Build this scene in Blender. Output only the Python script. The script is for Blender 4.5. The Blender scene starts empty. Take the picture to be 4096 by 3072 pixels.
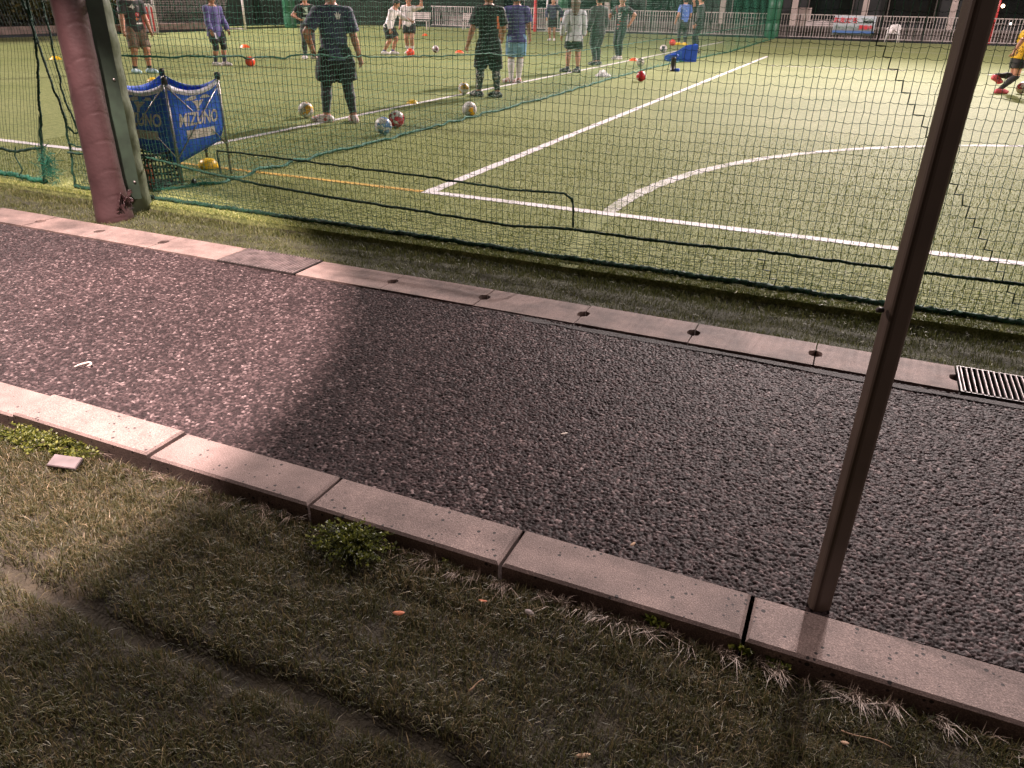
import bpy, math, random
import numpy as np
from mathutils import Vector, Matrix
from mathutils.bvhtree import BVHTree
rng = np.random.default_rng(7); random.seed(7)
sc = bpy.context.scene; COL = sc.collection
PI = math.pi
# ------------------------------------------------------------------ survey of the place (metres; X along the path, Y into the pitch)
H = 1.5; FPX = 3047.9; YAW, PITCH, ROLL = -.405265, .464688, .019389
CF = np.array([math.sin(YAW)*math.cos(PITCH), math.cos(YAW)*math.cos(PITCH), -math.sin(PITCH)])
_r = np.array([math.cos(YAW), -math.sin(YAW), 0.]); _u = np.cross(_r, CF)
CR = math.cos(ROLL)*_r+math.sin(ROLL)*_u; CU = -math.sin(ROLL)*_r+math.cos(ROLL)*_u
def ray(px, py): return CR*(px-2048)/FPX-CU*(py-1536)/FPX+CF
def G(px, py, z=0.):                      # where a sight line meets the ground
    d = ray(px, py); t = (z-H)/d[2]; return float(d[0]*t), float(d[1]*t)
def PL(px, py, Y):                        # ... meets the plane y = Y
    d = ray(px, py); t = Y/d[1]; return float(d[0]*t), float(H+d[2]*t)
def PX(px, py, X):
    d = ray(px, py); t = X/d[0]; return float(d[1]*t), float(H+d[2]*t)
def HZ(x, y, py):
    k = (1536-py)/FPX; w = CU-k*CF; return float(H-(w[0]*x+w[1]*y)/w[2])
# ------------------------------------------------------------------ materials
def nt(name):
    m = bpy.data.materials.new(name); m.use_nodes = True
    t = m.node_tree; return m, t, t.nodes['Principled BSDF']
def N(t, kind, **kw):
    n = t.nodes.new(kind)
    for k, v in kw.items():
        if k in n.inputs.keys(): n.inputs[k].default_value = v
        else: setattr(n, k, v)
    return n
def L(t, a, b): t.links.new(a, b)
def ramp(t, fac, stops, interp='LINEAR'):
    r = t.nodes.new('ShaderNodeValToRGB'); r.color_ramp.interpolation = interp
    el = r.color_ramp.elements
    while len(el) < len(stops): el.new(.5)
    for e, (p, c) in zip(el, stops):
        e.position = p; e.color = (*c, 1) if len(c) == 3 else c
    L(t, fac, r.inputs['Fac']); return r
def coords(t): return N(t, 'ShaderNodeTexCoord').outputs['Object']
def pm(name, c, rough=.6, var=.25, scale=9., bump=0., bscale=60., metal=0., spec=.5, detail=4., sheen=0.):
    m, t, b = nt(name); co = coords(t)
    n = N(t, 'ShaderNodeTexNoise', Scale=scale, Detail=detail); L(t, co, n.inputs['Vector'])
    lo = tuple(x*(1-var) for x in c); hi = tuple(min(1, x*(1+var)) for x in c)
    r = ramp(t, n.outputs['Fac'], [(.3, lo), (.7, hi)]); L(t, r.outputs['Color'], b.inputs['Base Color'])
    b.inputs['Roughness'].default_value = rough; b.inputs['Metallic'].default_value = metal
    b.inputs['Specular IOR Level'].default_value = spec
    if sheen: b.inputs['Sheen Weight'].default_value = sheen
    if bump:
        n2 = N(t, 'ShaderNodeTexNoise', Scale=bscale, Detail=3.); L(t, co, n2.inputs['Vector'])
        bp = N(t, 'ShaderNodeBump', Strength=bump, Distance=.01); L(t, n2.outputs['Fac'], bp.inputs['Height']); L(t, bp.outputs['Normal'], b.inputs['Normal'])
    return m
def emis(name, c, s):
    m, t, b = nt(name); b.inputs['Emission Color'].default_value = (*c, 1); b.inputs['Emission Strength'].default_value = s; return m
def asphalt_mat():
    m, t, b = nt('asphalt'); co = coords(t)
    w = N(t, 'ShaderNodeTexNoise', Scale=55., Detail=2.); L(t, co, w.inputs['Vector'])
    wm = N(t, 'ShaderNodeMixRGB', blend_type='LINEAR_LIGHT', Fac=.008); L(t, co, wm.inputs[1]); L(t, w.outputs['Color'], wm.inputs[2])
    v = N(t, 'ShaderNodeTexVoronoi', Scale=74.); L(t, wm.outputs[0], v.inputs['Vector'])
    v2 = N(t, 'ShaderNodeTexVoronoi', Scale=190.); L(t, wm.outputs[0], v2.inputs['Vector'])
    col = N(t, 'ShaderNodeSeparateColor'); L(t, v.outputs['Color'], col.inputs[0])
    stone = ramp(t, col.outputs[0], [(0, (.030, .021, .022)), (.35, (.052, .037, .038)), (.7, (.105, .076, .076)), (.93, (.19, .140, .138)), (1, (.33, .25, .24))])
    gap = ramp(t, v.outputs['Distance'], [(.26, (1, 1, 1)), (.60, (.12, .115, .115))])
    mul = N(t, 'ShaderNodeMixRGB', blend_type='MULTIPLY', Fac=1.); L(t, stone.outputs[0], mul.inputs[1]); L(t, gap.outputs[0], mul.inputs[2])
    big = N(t, 'ShaderNodeTexNoise', Scale=1.3, Detail=5.); L(t, co, big.inputs['Vector'])
    br = ramp(t, big.outputs['Fac'], [(.3, (.72, .7, .7)), (.7, (1.2, 1.16, 1.15))])
    mul2 = N(t, 'ShaderNodeMixRGB', blend_type='MULTIPLY', Fac=1.); L(t, mul.outputs[0], mul2.inputs[1]); L(t, br.outputs[0], mul2.inputs[2])
    L(t, mul2.outputs[0], b.inputs['Base Color'])
    b.inputs['Roughness'].default_value = .55; b.inputs['Specular IOR Level'].default_value = .16
    h = N(t, 'ShaderNodeMath', operation='SUBTRACT'); h.inputs[0].default_value = 1.; L(t, v.outputs['Distance'], h.inputs[1])
    h2 = N(t, 'ShaderNodeMath', operation='MULTIPLY_ADD'); L(t, v2.outputs['Distance'], h2.inputs[0]); h2.inputs[1].default_value = -.25; L(t, h.outputs[0], h2.inputs[2])
    bp = N(t, 'ShaderNodeBump', Strength=1., Distance=.013); L(t, h2.outputs[0], bp.inputs['Height'])
    tl = N(t, 'ShaderNodeVectorMath', operation='SUBTRACT'); L(t, v.outputs['Color'], tl.inputs[0]); tl.inputs[1].default_value = (.5, .5, .5)
    ts = N(t, 'ShaderNodeVectorMath', operation='MULTIPLY'); L(t, tl.outputs[0], ts.inputs[0]); ts.inputs[1].default_value = (.60, .60, .1)
    ad = N(t, 'ShaderNodeVectorMath', operation='ADD'); L(t, ts.outputs[0], ad.inputs[0]); L(t, bp.outputs['Normal'], ad.inputs[1])
    no = N(t, 'ShaderNodeVectorMath', operation='NORMALIZE'); L(t, ad.outputs[0], no.inputs[0]); L(t, no.outputs[0], b.inputs['Normal'])
    return m
def turf_mat():
    m, t, b = nt('artificial_turf'); co = coords(t)
    n1 = N(t, 'ShaderNodeTexNoise', Scale=.55, Detail=6., Roughness=.6); L(t, co, n1.inputs['Vector'])
    mp = N(t, 'ShaderNodeMapping'); mp.inputs['Scale'].default_value = (1, 3.2, 1); L(t, co, mp.inputs['Vector'])
    n2 = N(t, 'ShaderNodeTexNoise', Scale=9., Detail=6., Roughness=.7); L(t, mp.outputs[0], n2.inputs['Vector'])
    n3 = N(t, 'ShaderNodeTexNoise', Scale=60., Detail=6., Roughness=.85); L(t, co, n3.inputs['Vector'])
    c1 = ramp(t, n1.outputs['Fac'], [(.3, (.152, .186, .062)), (.7, (.205, .235, .096))])
    c2 = ramp(t, n2.outputs['Fac'], [(.34, (.58, .64, .56)), (.5, (1, 1, 1)), (.68, (1.55, 1.42, 1.5))])
    c3 = ramp(t, n3.outputs['Fac'], [(.36, (.45, .5, .42)), (.5, (1, 1, 1)), (.62, (1.9, 1.75, 1.8))])
    a = N(t, 'ShaderNodeMixRGB', blend_type='MULTIPLY', Fac=1.); L(t, c1.outputs[0], a.inputs[1]); L(t, c2.outputs[0], a.inputs[2])
    a2 = N(t, 'ShaderNodeMixRGB', blend_type='MULTIPLY', Fac=1.); L(t, a.outputs[0], a2.inputs[1]); L(t, c3.outputs[0], a2.inputs[2])
    L(t, a2.outputs[0], b.inputs['Base Color']); b.inputs['Roughness'].default_value = .65; b.inputs['Specular IOR Level'].default_value = .06; b.inputs['Sheen Weight'].default_value = .04; b.inputs['Sheen Tint'].default_value = (1, .88, .78, 1)
    bp = N(t, 'ShaderNodeBump', Strength=.8, Distance=.012); L(t, n3.outputs['Fac'], bp.inputs['Height']); L(t, bp.outputs['Normal'], b.inputs['Normal'])
    return m
def concrete_mat(name, c, pores=True, stain=.25):
    m, t, b = nt(name); co = coords(t)
    n1 = N(t, 'ShaderNodeTexNoise', Scale=5., Detail=8., Roughness=.65); L(t, co, n1.inputs['Vector'])
    r1 = ramp(t, n1.outputs['Fac'], [(.28, tuple(x*(1-stain) for x in c)), (.7, tuple(x*(1+stain*.8) for x in c))])
    n2 = N(t, 'ShaderNodeTexNoise', Scale=260., Detail=2.); L(t, co, n2.inputs['Vector'])
    r2 = ramp(t, n2.outputs['Fac'], [(.35, (.62, .6, .6)), (.6, (1.1, 1.1, 1.1)), (.72, (1.6, 1.6, 1.6))])
    a = N(t, 'ShaderNodeMixRGB', blend_type='MULTIPLY', Fac=1.); L(t, r1.outputs[0], a.inputs[1]); L(t, r2.outputs[0], a.inputs[2]); out = a.outputs[0]
    if pores:
        v = N(t, 'ShaderNodeTexVoronoi', Scale=62.); L(t, co, v.inputs['Vector'])
        s = N(t, 'ShaderNodeSeparateColor'); L(t, v.outputs['Color'], s.inputs[0])
        th = ramp(t, s.outputs[0], [(.62, (0, 0, 0)), (1., (.42, .42, .42))])
        lt = N(t, 'ShaderNodeMath', operation='LESS_THAN'); pn = N(t, 'ShaderNodeTexNoise', Scale=7., Detail=2.); L(t, co, pn.inputs['Vector']); pq = ramp(t, pn.outputs['Fac'], [(.36, (0, 0, 0)), (.56, (1, 1, 1))]); pm_ = N(t, 'ShaderNodeMath', operation='MULTIPLY'); L(t, th.outputs[0], pm_.inputs[0]); L(t, pq.outputs[0], pm_.inputs[1]); L(t, v.outputs['Distance'], lt.inputs[0]); L(t, pm_.outputs[0], lt.inputs[1])
        mx = N(t, 'ShaderNodeMixRGB'); L(t, lt.outputs[0], mx.inputs[0]); L(t, out, mx.inputs[1]); mx.inputs[2].default_value = (.025, .02, .02, 1); out = mx.outputs[0]
    L(t, out, b.inputs['Base Color']); b.inputs['Roughness'].default_value = .8
    bp = N(t, 'ShaderNodeBump', Strength=.5, Distance=.003); L(t, n2.outputs['Fac'], bp.inputs['Height']); L(t, bp.outputs['Normal'], b.inputs['Normal'])
    return m
def blade_mat(name, stops, rough=.5, trans=.25):
    m, t, b = nt(name); a = N(t, 'ShaderNodeAttribute', attribute_name='tint')
    r = ramp(t, a.outputs['Fac'], stops); L(t, r.outputs[0], b.inputs['Base Color'])
    b.inputs['Roughness'].default_value = rough; b.inputs['Specular IOR Level'].default_value = .4
    if trans:
        tr = N(t, 'ShaderNodeBsdfTranslucent'); L(t, r.outputs[0], tr.inputs['Color'])
        mx = N(t, 'ShaderNodeMixShader', Fac=trans); L(t, b.outputs[0], mx.inputs[1]); L(t, tr.outputs[0], mx.inputs[2])
        L(t, mx.outputs[0], t.nodes['Material Output'].inputs['Surface'])
    return m
def ball_mat(name, base, patch, amount=.52, seam=(.05, .05, .06)):
    m, t, b = nt(name); co = coords(t)
    v = N(t, 'ShaderNodeTexVoronoi', Scale=11.); L(t, co, v.inputs['Vector'])
    s = N(t, 'ShaderNodeSeparateColor'); L(t, v.outputs['Color'], s.inputs[0])
    n = N(t, 'ShaderNodeTexNoise', Scale=9., Detail=2.); L(t, co, n.inputs['Vector'])
    ad = N(t, 'ShaderNodeMath', operation='MULTIPLY_ADD'); L(t, s.outputs[0], ad.inputs[0]); ad.inputs[1].default_value = .5
    hf = N(t, 'ShaderNodeMath', operation='MULTIPLY'); L(t, n.outputs['Fac'], hf.inputs[0]); hf.inputs[1].default_value = .6; L(t, hf.outputs[0], ad.inputs[2])
    r = ramp(t, ad.outputs[0], [(0, patch), (amount, base)], 'CONSTANT')
    e = N(t, 'ShaderNodeTexVoronoi', Scale=11., feature='DISTANCE_TO_EDGE'); L(t, co, e.inputs['Vector'])
    lt = N(t, 'ShaderNodeMath', operation='LESS_THAN'); L(t, e.outputs['Distance'], lt.inputs[0]); lt.inputs[1].default_value = .018
    mx = N(t, 'ShaderNodeMixRGB'); L(t, lt.outputs[0], mx.inputs[0]); L(t, r.outputs[0], mx.inputs[1]); mx.inputs[2].default_value = (*seam, 1)
    L(t, mx.outputs[0], b.inputs['Base Color']); b.inputs['Roughness'].default_value = .35
    return m
def blotch_mat(name, stops, scale=22., rough=.75):
    m, t, b = nt(name); co = coords(t)
    n = N(t, 'ShaderNodeTexNoise', Scale=scale, Detail=3., Distortion=1.2); L(t, co, n.inputs['Vector'])
    r = ramp(t, n.outputs['Fac'], stops, 'CONSTANT'); L(t, r.outputs[0], b.inputs['Base Color']); b.inputs['Roughness'].default_value = rough; return m
M = {}
M['asphalt'] = asphalt_mat(); M['turf'] = turf_mat()
M['kerb'] = concrete_mat('kerb_concrete', (.195, .142, .128), True, .42); M['gutter'] = concrete_mat('gutter_concrete', (.185, .130, .114), False, .6)
def chip_mat():
    m, t, b = nt('asphalt_chippings'); co = coords(t); a = N(t, 'ShaderNodeAttribute', attribute_name='chip'); e = N(t, 'ShaderNodeAttribute', attribute_name='binder')
    stone = ramp(t, a.outputs['Fac'], [(0, (.020, .0135, .014)), (.35, (.030, .0200, .0205)), (.7, (.060, .040, .040)), (.92, (.105, .075, .074)), (1, (.24, .18, .175))])
    big = N(t, 'ShaderNodeTexNoise', Scale=1.1, Detail=6., Roughness=.6); L(t, co, big.inputs['Vector']); br = ramp(t, big.outputs['Fac'], [(.3, (.66, .64, .65)), (.5, (1, 1, 1)), (.7, (1.22, 1.18, 1.17))])
    mx = N(t, 'ShaderNodeMixRGB'); L(t, e.outputs['Fac'], mx.inputs[0]); mx.inputs[1].default_value = (.007, .005, .005, 1); L(t, stone.outputs[0], mx.inputs[2])
    mu = N(t, 'ShaderNodeMixRGB', blend_type='MULTIPLY', Fac=1.); L(t, mx.outputs[0], mu.inputs[1]); L(t, br.outputs[0], mu.inputs[2]); L(t, mu.outputs[0], b.inputs['Base Color'])
    b.inputs['Roughness'].default_value = .6; b.inputs['Specular IOR Level'].default_value = .10
    n = N(t, 'ShaderNodeTexNoise', Scale=400., Detail=2.); L(t, co, n.inputs['Vector']); bp = N(t, 'ShaderNodeBump', Strength=.35, Distance=.002); L(t, n.outputs['Fac'], bp.inputs['Height']); L(t, bp.outputs['Normal'], b.inputs['Normal']); return m
M['chips'] = chip_mat()
M['pathshadow'] = pm('painted_path_shadow', (.022, .017, .017), .8, .5, 60., .8, 140.)  # near-black colour of the painted cable shadow on the path
def line_mat(name, c, wear):
    m, t, b = nt(name); co = coords(t); n = N(t, 'ShaderNodeTexNoise', Scale=70., Detail=6., Roughness=.8); L(t, co, n.inputs['Vector']); n2 = N(t, 'ShaderNodeTexNoise', Scale=3., Detail=3.); L(t, co, n2.inputs['Vector'])
    ad = N(t, 'ShaderNodeMath', operation='MULTIPLY_ADD'); L(t, n2.outputs['Fac'], ad.inputs[0]); ad.inputs[1].default_value = .35; L(t, n.outputs['Fac'], ad.inputs[2])
    r = ramp(t, ad.outputs[0], [(wear-.05, (.13, .15, .05)), (wear+.06, tuple(x*.8 for x in c)), (wear+.25, c)]); L(t, r.outputs[0], b.inputs['Base Color']); b.inputs['Roughness'].default_value = .7
    bp = N(t, 'ShaderNodeBump', Strength=.7, Distance=.01); L(t, n.outputs['Fac'], bp.inputs['Height']); L(t, bp.outputs['Normal'], b.inputs['Normal']); return m
M['line'] = line_mat('white_line_fibre', (.70, .66, .67), .54); M['wline'] = line_mat('worn_line_fibre', (.66, .62, .62), .66); M['yline'] = line_mat('yellow_line_fibre', (.60, .36, .05), .56)
M['soil'] = pm('lawn_soil', (.030, .024, .014), .95, .5, 14., .8, 90., detail=8); M['stripsoil'] = pm('verge_soil', (.035, .036, .016), .95, .5, 14., .8, 90., detail=8)
M['blade'] = blade_mat('lawn_blades', [(0, (.036, .043, .012)), (.45, (.076, .074, .023)), (.75, (.135, .105, .046)), (.93, (.21, .16, .085)), (1, (.40, .30, .19))])
M['vblade'] = blade_mat('verge_blades', [(0, (.040, .052, .012)), (.5, (.090, .105, .028)), (.85, (.15, .15, .055)), (1, (.28, .25, .13))])
M['tblade'] = blade_mat('turf_fibres', [(0, (.10, .14, .026)), (.5, (.19, .225, .055)), (.8, (.32, .33, .10)), (1, (.52, .50, .22))], .5, .15)
M['straw'] = blade_mat('dry_straw', [(0, (.10, .075, .055)), (.6, (.22, .165, .13)), (1, (.36, .28, .23))], .6, .15)
M['weed'] = blade_mat('weed_leaf', [(0, (.05, .065, .010)), (.6, (.12, .14, .022)), (1, (.24, .24, .05))], .45, .3)
M['net'] = pm('net_cord', (.008, .050, .030), .6, .4, 40.); M['net2'] = pm('divider_cord', (.022, .19, .115), .6, .35, 12.)
M['rope'] = pm('net_rope', (.005, .052, .027), .7, .7, 60., .8, 300.); M['rope2'] = pm('divider_rope', (.010, .125, .072), .7, .5, 60., .8, 300.)
M['brown'] = pm('maroon_vinyl', (.050, .026, .027), .40, .25, 5., .25, 40.); M['dkgreen'] = pm('dark_green_paint', (.018, .032, .020), .5, .4, 8.)
M['green'] = pm('olive_green_vinyl', (.105, .125, .075), .5, .3, 7., .3, 25.); M['steelbrown'] = pm('brown_pole_paint', (.065, .045, .034), .38, .2, 6.)
M['steel'] = pm('galvanised_steel', (.34, .31, .30), .38, .3, 20., metal=.85); M['grate'] = pm('dirty_grate_steel', (.14, .115, .11), .55, .5, 25., metal=.5); M['wornsteel'] = pm('worn_dull_steel', (.17, .13, .125), .7, .5, 14., metal=.3); M['dsteel'] = pm('dark_steel', (.05, .042, .04), .5, .4, 20., metal=.5)
M['black'] = pm('black_fabric', (.013, .012, .014), .8, .3, 30., sheen=.2); M['charcoal'] = pm('charcoal_fabric', (.032, .029, .033), .8, .25, 30., sheen=.3)
M['navy'] = pm('navy_fabric', (.035, .034, .085), .75, .3, 12., sheen=.3); M['purple'] = pm('violet_fabric', (.095, .075, .26), .75, .2, 12., sheen=.3)
M['violet2'] = pm('blue_violet_jersey', (.075, .055, .25), .7, .2, 12.); M['white'] = pm('white_fabric', (.78, .72, .74), .75, .06, 20.)
M['lgrey'] = pm('pale_grey_fabric', (.56, .55, .62), .75, .12, 14.); M['skin'] = pm('skin', (.50, .235, .15), .5, .1, 20.); M['hair'] = pm('dark_hair', (.018, .010, .008), .5, .4, 80., .6, 160.)
M['brhair'] = pm('brown_hair', (.13, .065, .035), .5, .35, 80., .6, 160.); M['tan'] = pm('khaki_fabric', (.20, .135, .10), .8, .2, 14.)
M['ltblue'] = pm('light_blue_fabric', (.20, .38, .62), .7, .15, 14.); M['shoeblue'] = pm('pale_blue_shoe', (.48, .68, .76), .5, .25, 30.); M['shoewhite'] = pm('white_shoe', (.75, .70, .70), .45, .12, 40.)
M['pink'] = pm('pink_shoe', (.72, .12, .15), .45, .3, 30.); M['redfab'] = pm('red_fabric', (.45, .02, .03), .7, .2, 14.)
M['shoeblk'] = blotch_mat('black_white_shoe', [(0, (.02, .02, .022)), (.55, (.45, .42, .42))], 24.); M['shoered'] = blotch_mat('white_red_shoe', [(0, (.55, .06, .06)), (.42, (.76, .70, .68)), (.63, (.06, .05, .05))], 20.)
M['camo'] = blotch_mat('patterned_leggings', [(0, (.02, .02, .022)), (.5, (.16, .15, .14)), (.6, (.55, .5, .47))], 26.)
M['yellowcamo'] = blotch_mat('yellow_jersey', [(0, (.09, .055, .01)), (.43, (.72, .43, .012))], 18.); M['bib'] = blotch_mat('pale_green_bib', [(0, (.07, .1, .08)), (.42, (.62, .78, .66))], 9.)
M['darkred'] = blotch_mat('dark_red_jersey', [(0, (.24, .025, .035)), (.38, (.022, .02, .026))], 12.); M['bluejersey'] = blotch_mat('blue_jersey', [(0, (.08, .16, .55)), (.5, (.15, .23, .62)), (.66, (.6, .62, .75))], 10.)
M['orange'] = pm('orange_print', (.80, .22, .10), .6, .2, 20.); M['print'] = pm('white_print', (.78, .74, .72), .6, .1, 20.)
M['blue'] = pm('royal_blue_cloth', (.018, .105, .60), .6, .25, 6., .2, 40.); M['blueplastic'] = pm('royal_blue_plastic', (.02, .085, .50), .4, .2, 6.); M['bagprint'] = pm('bag_print', (.55, .50, .44), .6, .2, 30.)
M['hem'] = pm('white_hem', (.74, .70, .80), .6, .1, 20.); M['yellow'] = pm('yellow_plastic', (.82, .52, .015), .4, .08, 20.); M['orangep'] = pm('orange_plastic', (.85, .12, .03), .4, .08, 20.)
M['redp'] = pm('red_paint', (.46, .028, .03), .5, .2, 6.); M['whitep'] = pm('white_paint', (.74, .69, .68), .45, .08, 10.); M['rail'] = pm('pale_railing_paint', (.52, .45, .44), .5, .15, 6.)
M['dpost'] = pm('dark_post_paint', (.02, .022, .03), .5, .2, 6.); M['wallgrey'] = pm('grey_render', (.17, .145, .14), .9, .2, 2.); M['darkwall'] = pm('dark_wall', (.016, .016, .017), .8, .4, 1.5)
M['pinkcol'] = pm('pale_column', (.40, .32, .30), .8, .12, 3.); M['glassdark'] = pm('dark_glass', (.006, .007, .008), .15, .3, 2.); M['brickwall'] = pm('pinkish_low_wall', (.20, .145, .13), .9, .3, 4.)
M['darkfence'] = pm('dark_windbreak', (.020, .030, .022), .8, .5, 3.); M['greenpad'] = pm('green_post_pad', (.020, .105, .050), .5, .2, 3.)
M['leaf'] = blade_mat('bush_leaf', [(0, (.020, .028, .008)), (.6, (.06, .062, .018)), (1, (.15, .115, .035))], .5, .2); M['bark'] = pm('bark', (.06, .045, .03), .9, .3, 20.)
M['cblack'] = pm('black_plastic', (.018, .017, .018), .35, .2, 20.); M['banner'] = pm('banner_sheet', (.46, .50, .54), .6, .06, 3.); M['bblue'] = pm('banner_blue', (.10, .20, .48), .6, .08, 3.)
M['bred'] = pm('banner_red', (.72, .05, .07), .6, .05, 3.); M['bgreen'] = pm('banner_grey_green', (.27, .36, .33), .6, .05, 3.); M['card'] = pm('brown_tile', (.11, .083, .086), .7, .3, 20.); M['leafo'] = pm('orange_dead_leaf', (.40, .13, .06), .7, .35, 60.)
M['stick'] = pm('dry_stick', (.35, .22, .14), .8, .2, 60.); M['stone'] = pm('grey_pebble', (.25, .21, .2), .8, .2, 60.); M['paper'] = pm('pale_scrap', (.50, .42, .37), .7, .2, 60.); M['hole'] = pm('drain_dark', (.004, .004, .004), .9, .1, 5.)
M['spotl'] = emis('distant_lamp', (1, .72, .45), 14.); M['spotw'] = emis('distant_white_lamp', (1, .95, .9), 8.)
# ------------------------------------------------------------------ objects
def tag(o, label=None, cat=None, group=None, kind=None):
    for k, v in (('label', label), ('category', cat), ('group', group), ('kind', kind)):
        if v: o[k] = v
    return o
def empty(name, loc, rz=0., label=None, cat=None, group=None):
    o = bpy.data.objects.new(name, None); COL.objects.link(o); o.location = loc; o.rotation_euler = (0, 0, rz); o.empty_display_size = .1
    return tag(o, label, cat, group)
def link(name, me, m, parent=None, loc=(0, 0, 0), rot=(0, 0, 0), smooth=False):
    o = bpy.data.objects.new(name, me); COL.objects.link(o); o.location = loc; o.rotation_euler = rot; o.parent = parent
    me.materials.append(M[m] if isinstance(m, str) else m)
    if smooth: me.polygons.foreach_set('use_smooth', np.ones(len(me.polygons), bool)); me.update()
    return o
def mesh(name, v, f):
    me = bpy.data.meshes.new(name); me.from_pydata([tuple(map(float, p)) for p in v], [], [tuple(int(i) for i in q) for q in f]); me.update(); return me
def quadmesh(name, v, q):
    """fast: v (n,3), q (m,4) or (m,3) arrays"""
    me = bpy.data.meshes.new(name); v = np.asarray(v, np.float32); q = np.asarray(q, np.int32); k = q.shape[1]
    me.vertices.add(len(v)); me.vertices.foreach_set('co', v.ravel()); me.loops.add(q.size); me.loops.foreach_set('vertex_index', q.ravel())
    me.polygons.add(len(q)); me.polygons.foreach_set('loop_start', np.arange(0, q.size, k, dtype=np.int32)); me.update(calc_edges=True); return me
class MB:
    def __init__(s): s.v = []; s.f = []
    def poly(s, pts, faces):
        n = len(s.v); s.v += [tuple(p) for p in pts]; s.f += [tuple(i+n for i in q) for q in faces]; return s
    def box(s, x0, x1, y0, y1, z0, z1):
        return s.poly([(x, y, z) for z in (z0, z1) for y in (y0, y1) for x in (x0, x1)], [(0, 2, 3, 1), (4, 5, 7, 6), (0, 1, 5, 4), (2, 6, 7, 3), (0, 4, 6, 2), (1, 3, 7, 5)])
    def bbox(s, x0, x1, y0, y1, z0, z1, b=.006):            # box with bevelled top edges
        P = [(x0, y0, z0), (x1, y0, z0), (x1, y1, z0), (x0, y1, z0), (x0, y0, z1-b), (x1, y0, z1-b), (x1, y1, z1-b), (x0, y1, z1-b), (x0+b, y0+b, z1), (x1-b, y0+b, z1), (x1-b, y1-b, z1), (x0+b, y1-b, z1)]
        return s.poly(P, [(3, 2, 1, 0), (0, 1, 5, 4), (1, 2, 6, 5), (2, 3, 7, 6), (3, 0, 4, 7), (4, 5, 9, 8), (5, 6, 10, 9), (6, 7, 11, 10), (7, 4, 8, 11), (8, 9, 10, 11)])
    def tube(s, pts, r, n=8, cap=True):
        pts = [np.array(p, float) for p in pts]; rs = r if hasattr(r, '__len__') else [r]*len(pts); b = len(s.v)
        ref = None
        for i, p in enumerate(pts):
            t = pts[min(i+1, len(pts)-1)]-pts[max(i-1, 0)]; t = t/(np.linalg.norm(t)+1e-9)
            if ref is None: ref = np.array([1., 0, 0]) if abs(t[0]) < .8 else np.array([0, 1., 0])
            a = ref-t*(ref@t); a /= np.linalg.norm(a)+1e-9; c = np.cross(t, a); ref = a
            for k in range(n): s.v.append(tuple(p+rs[i]*(a*math.cos(2*PI*k/n)+c*math.sin(2*PI*k/n))))
        for i in range(len(pts)-1):
            for k in range(n): s.f.append((b+i*n+k, b+i*n+(k+1) % n, b+(i+1)*n+(k+1) % n, b+(i+1)*n+k))
        if cap: s.f.append(tuple(b+k for k in range(n))[::-1]); s.f.append(tuple(b+(len(pts)-1)*n+k for k in range(n)))
        return s
    def lathe(s, prof, n=24, c=(0, 0, 0)):
        b = len(s.v)
        for r, z in prof:
            for k in range(n): s.v.append((c[0]+r*math.cos(2*PI*k/n), c[1]+r*math.sin(2*PI*k/n), c[2]+z))
        for i in range(len(prof)-1):
            for k in range(n): s.f.append((b+i*n+k, b+i*n+(k+1) % n, b+(i+1)*n+(k+1) % n, b+(i+1)*n+k))
        s.f.append(tuple(b+k for k in range(n))[::-1]); s.f.append(tuple(b+(len(prof)-1)*n+k for k in range(n))); return s
    def extrude(s, pts, z0, z1):                            # plan outline, counter-clockwise
        n = len(pts); b = len(s.v); s.v += [(x, y, z0) for x, y in pts]+[(x, y, z1) for x, y in pts]
        s.f += [tuple(b+i for i in range(n))[::-1], tuple(b+n+i for i in range(n))]+[(b+i, b+(i+1) % n, b+n+(i+1) % n, b+n+i) for i in range(n)]; return s
    def build(s, name, m, parent=None, smooth=False, loc=(0, 0, 0), rot=(0, 0, 0)):
        return link(name, mesh(name, s.v, s.f), m, parent, loc, rot, smooth)
def smoothnoise(n, amp, period, seed=None):
    g = np.random.default_rng(seed if seed is not None else rng.integers(1 << 30)); k = max(2, int(n/period)+2); c = g.normal(size=k)
    x = np.linspace(0, k-1.001, n); i = x.astype(int); f = x-i; f = f*f*(3-2*f); return amp*(c[i]*(1-f)+c[np.minimum(i+1, k-1)]*f)
# ------------------------------------------------------------------ ground
def sheet(name, x0, x1, y0, y1, z, m, nx=2, ny=2, fn=None):
    xs = np.linspace(x0, x1, nx); ys = np.linspace(y0, y1, ny); X, Y = np.meshgrid(xs, ys); Z = np.full_like(X, z) if fn is None else fn(X, Y)
    i = np.arange(nx*ny).reshape(ny, nx); q = np.stack([i[:-1, :-1], i[:-1, 1:], i[1:, 1:], i[1:, :-1]], -1).reshape(-1, 4)
    o = link(name, quadmesh(name, np.stack([X, Y, Z], -1).reshape(-1, 3), q), m, smooth=fn is not None); return tag(o, kind='structure')
tag(sheet('ground', -120, 120, -60, 160, -.30, 'stripsoil'), kind='structure')
def lawnz(X, Y): return -.048-.012*np.clip((1.06-Y)/.06, 0, 1)-.034*np.exp(-((Y-1.035-.012*np.sin(X*5)-.008*np.sin(X*17))/.030)**2)-.034*np.clip((Y-1.595)/.03, 0, 1)-.012*np.exp(-((Y-1.44-.01*np.sin(X*6))/.02)**2)+.006*np.sin(X*7+Y*3)*np.sin(Y*9-X*2)
sheet('lawn', -9, 5, -6, 1.63, 0, 'soil', 160, 300, lawnz)
sheet('path', -14, 8, 1.80, 3.535, -.022, 'asphalt')
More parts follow.
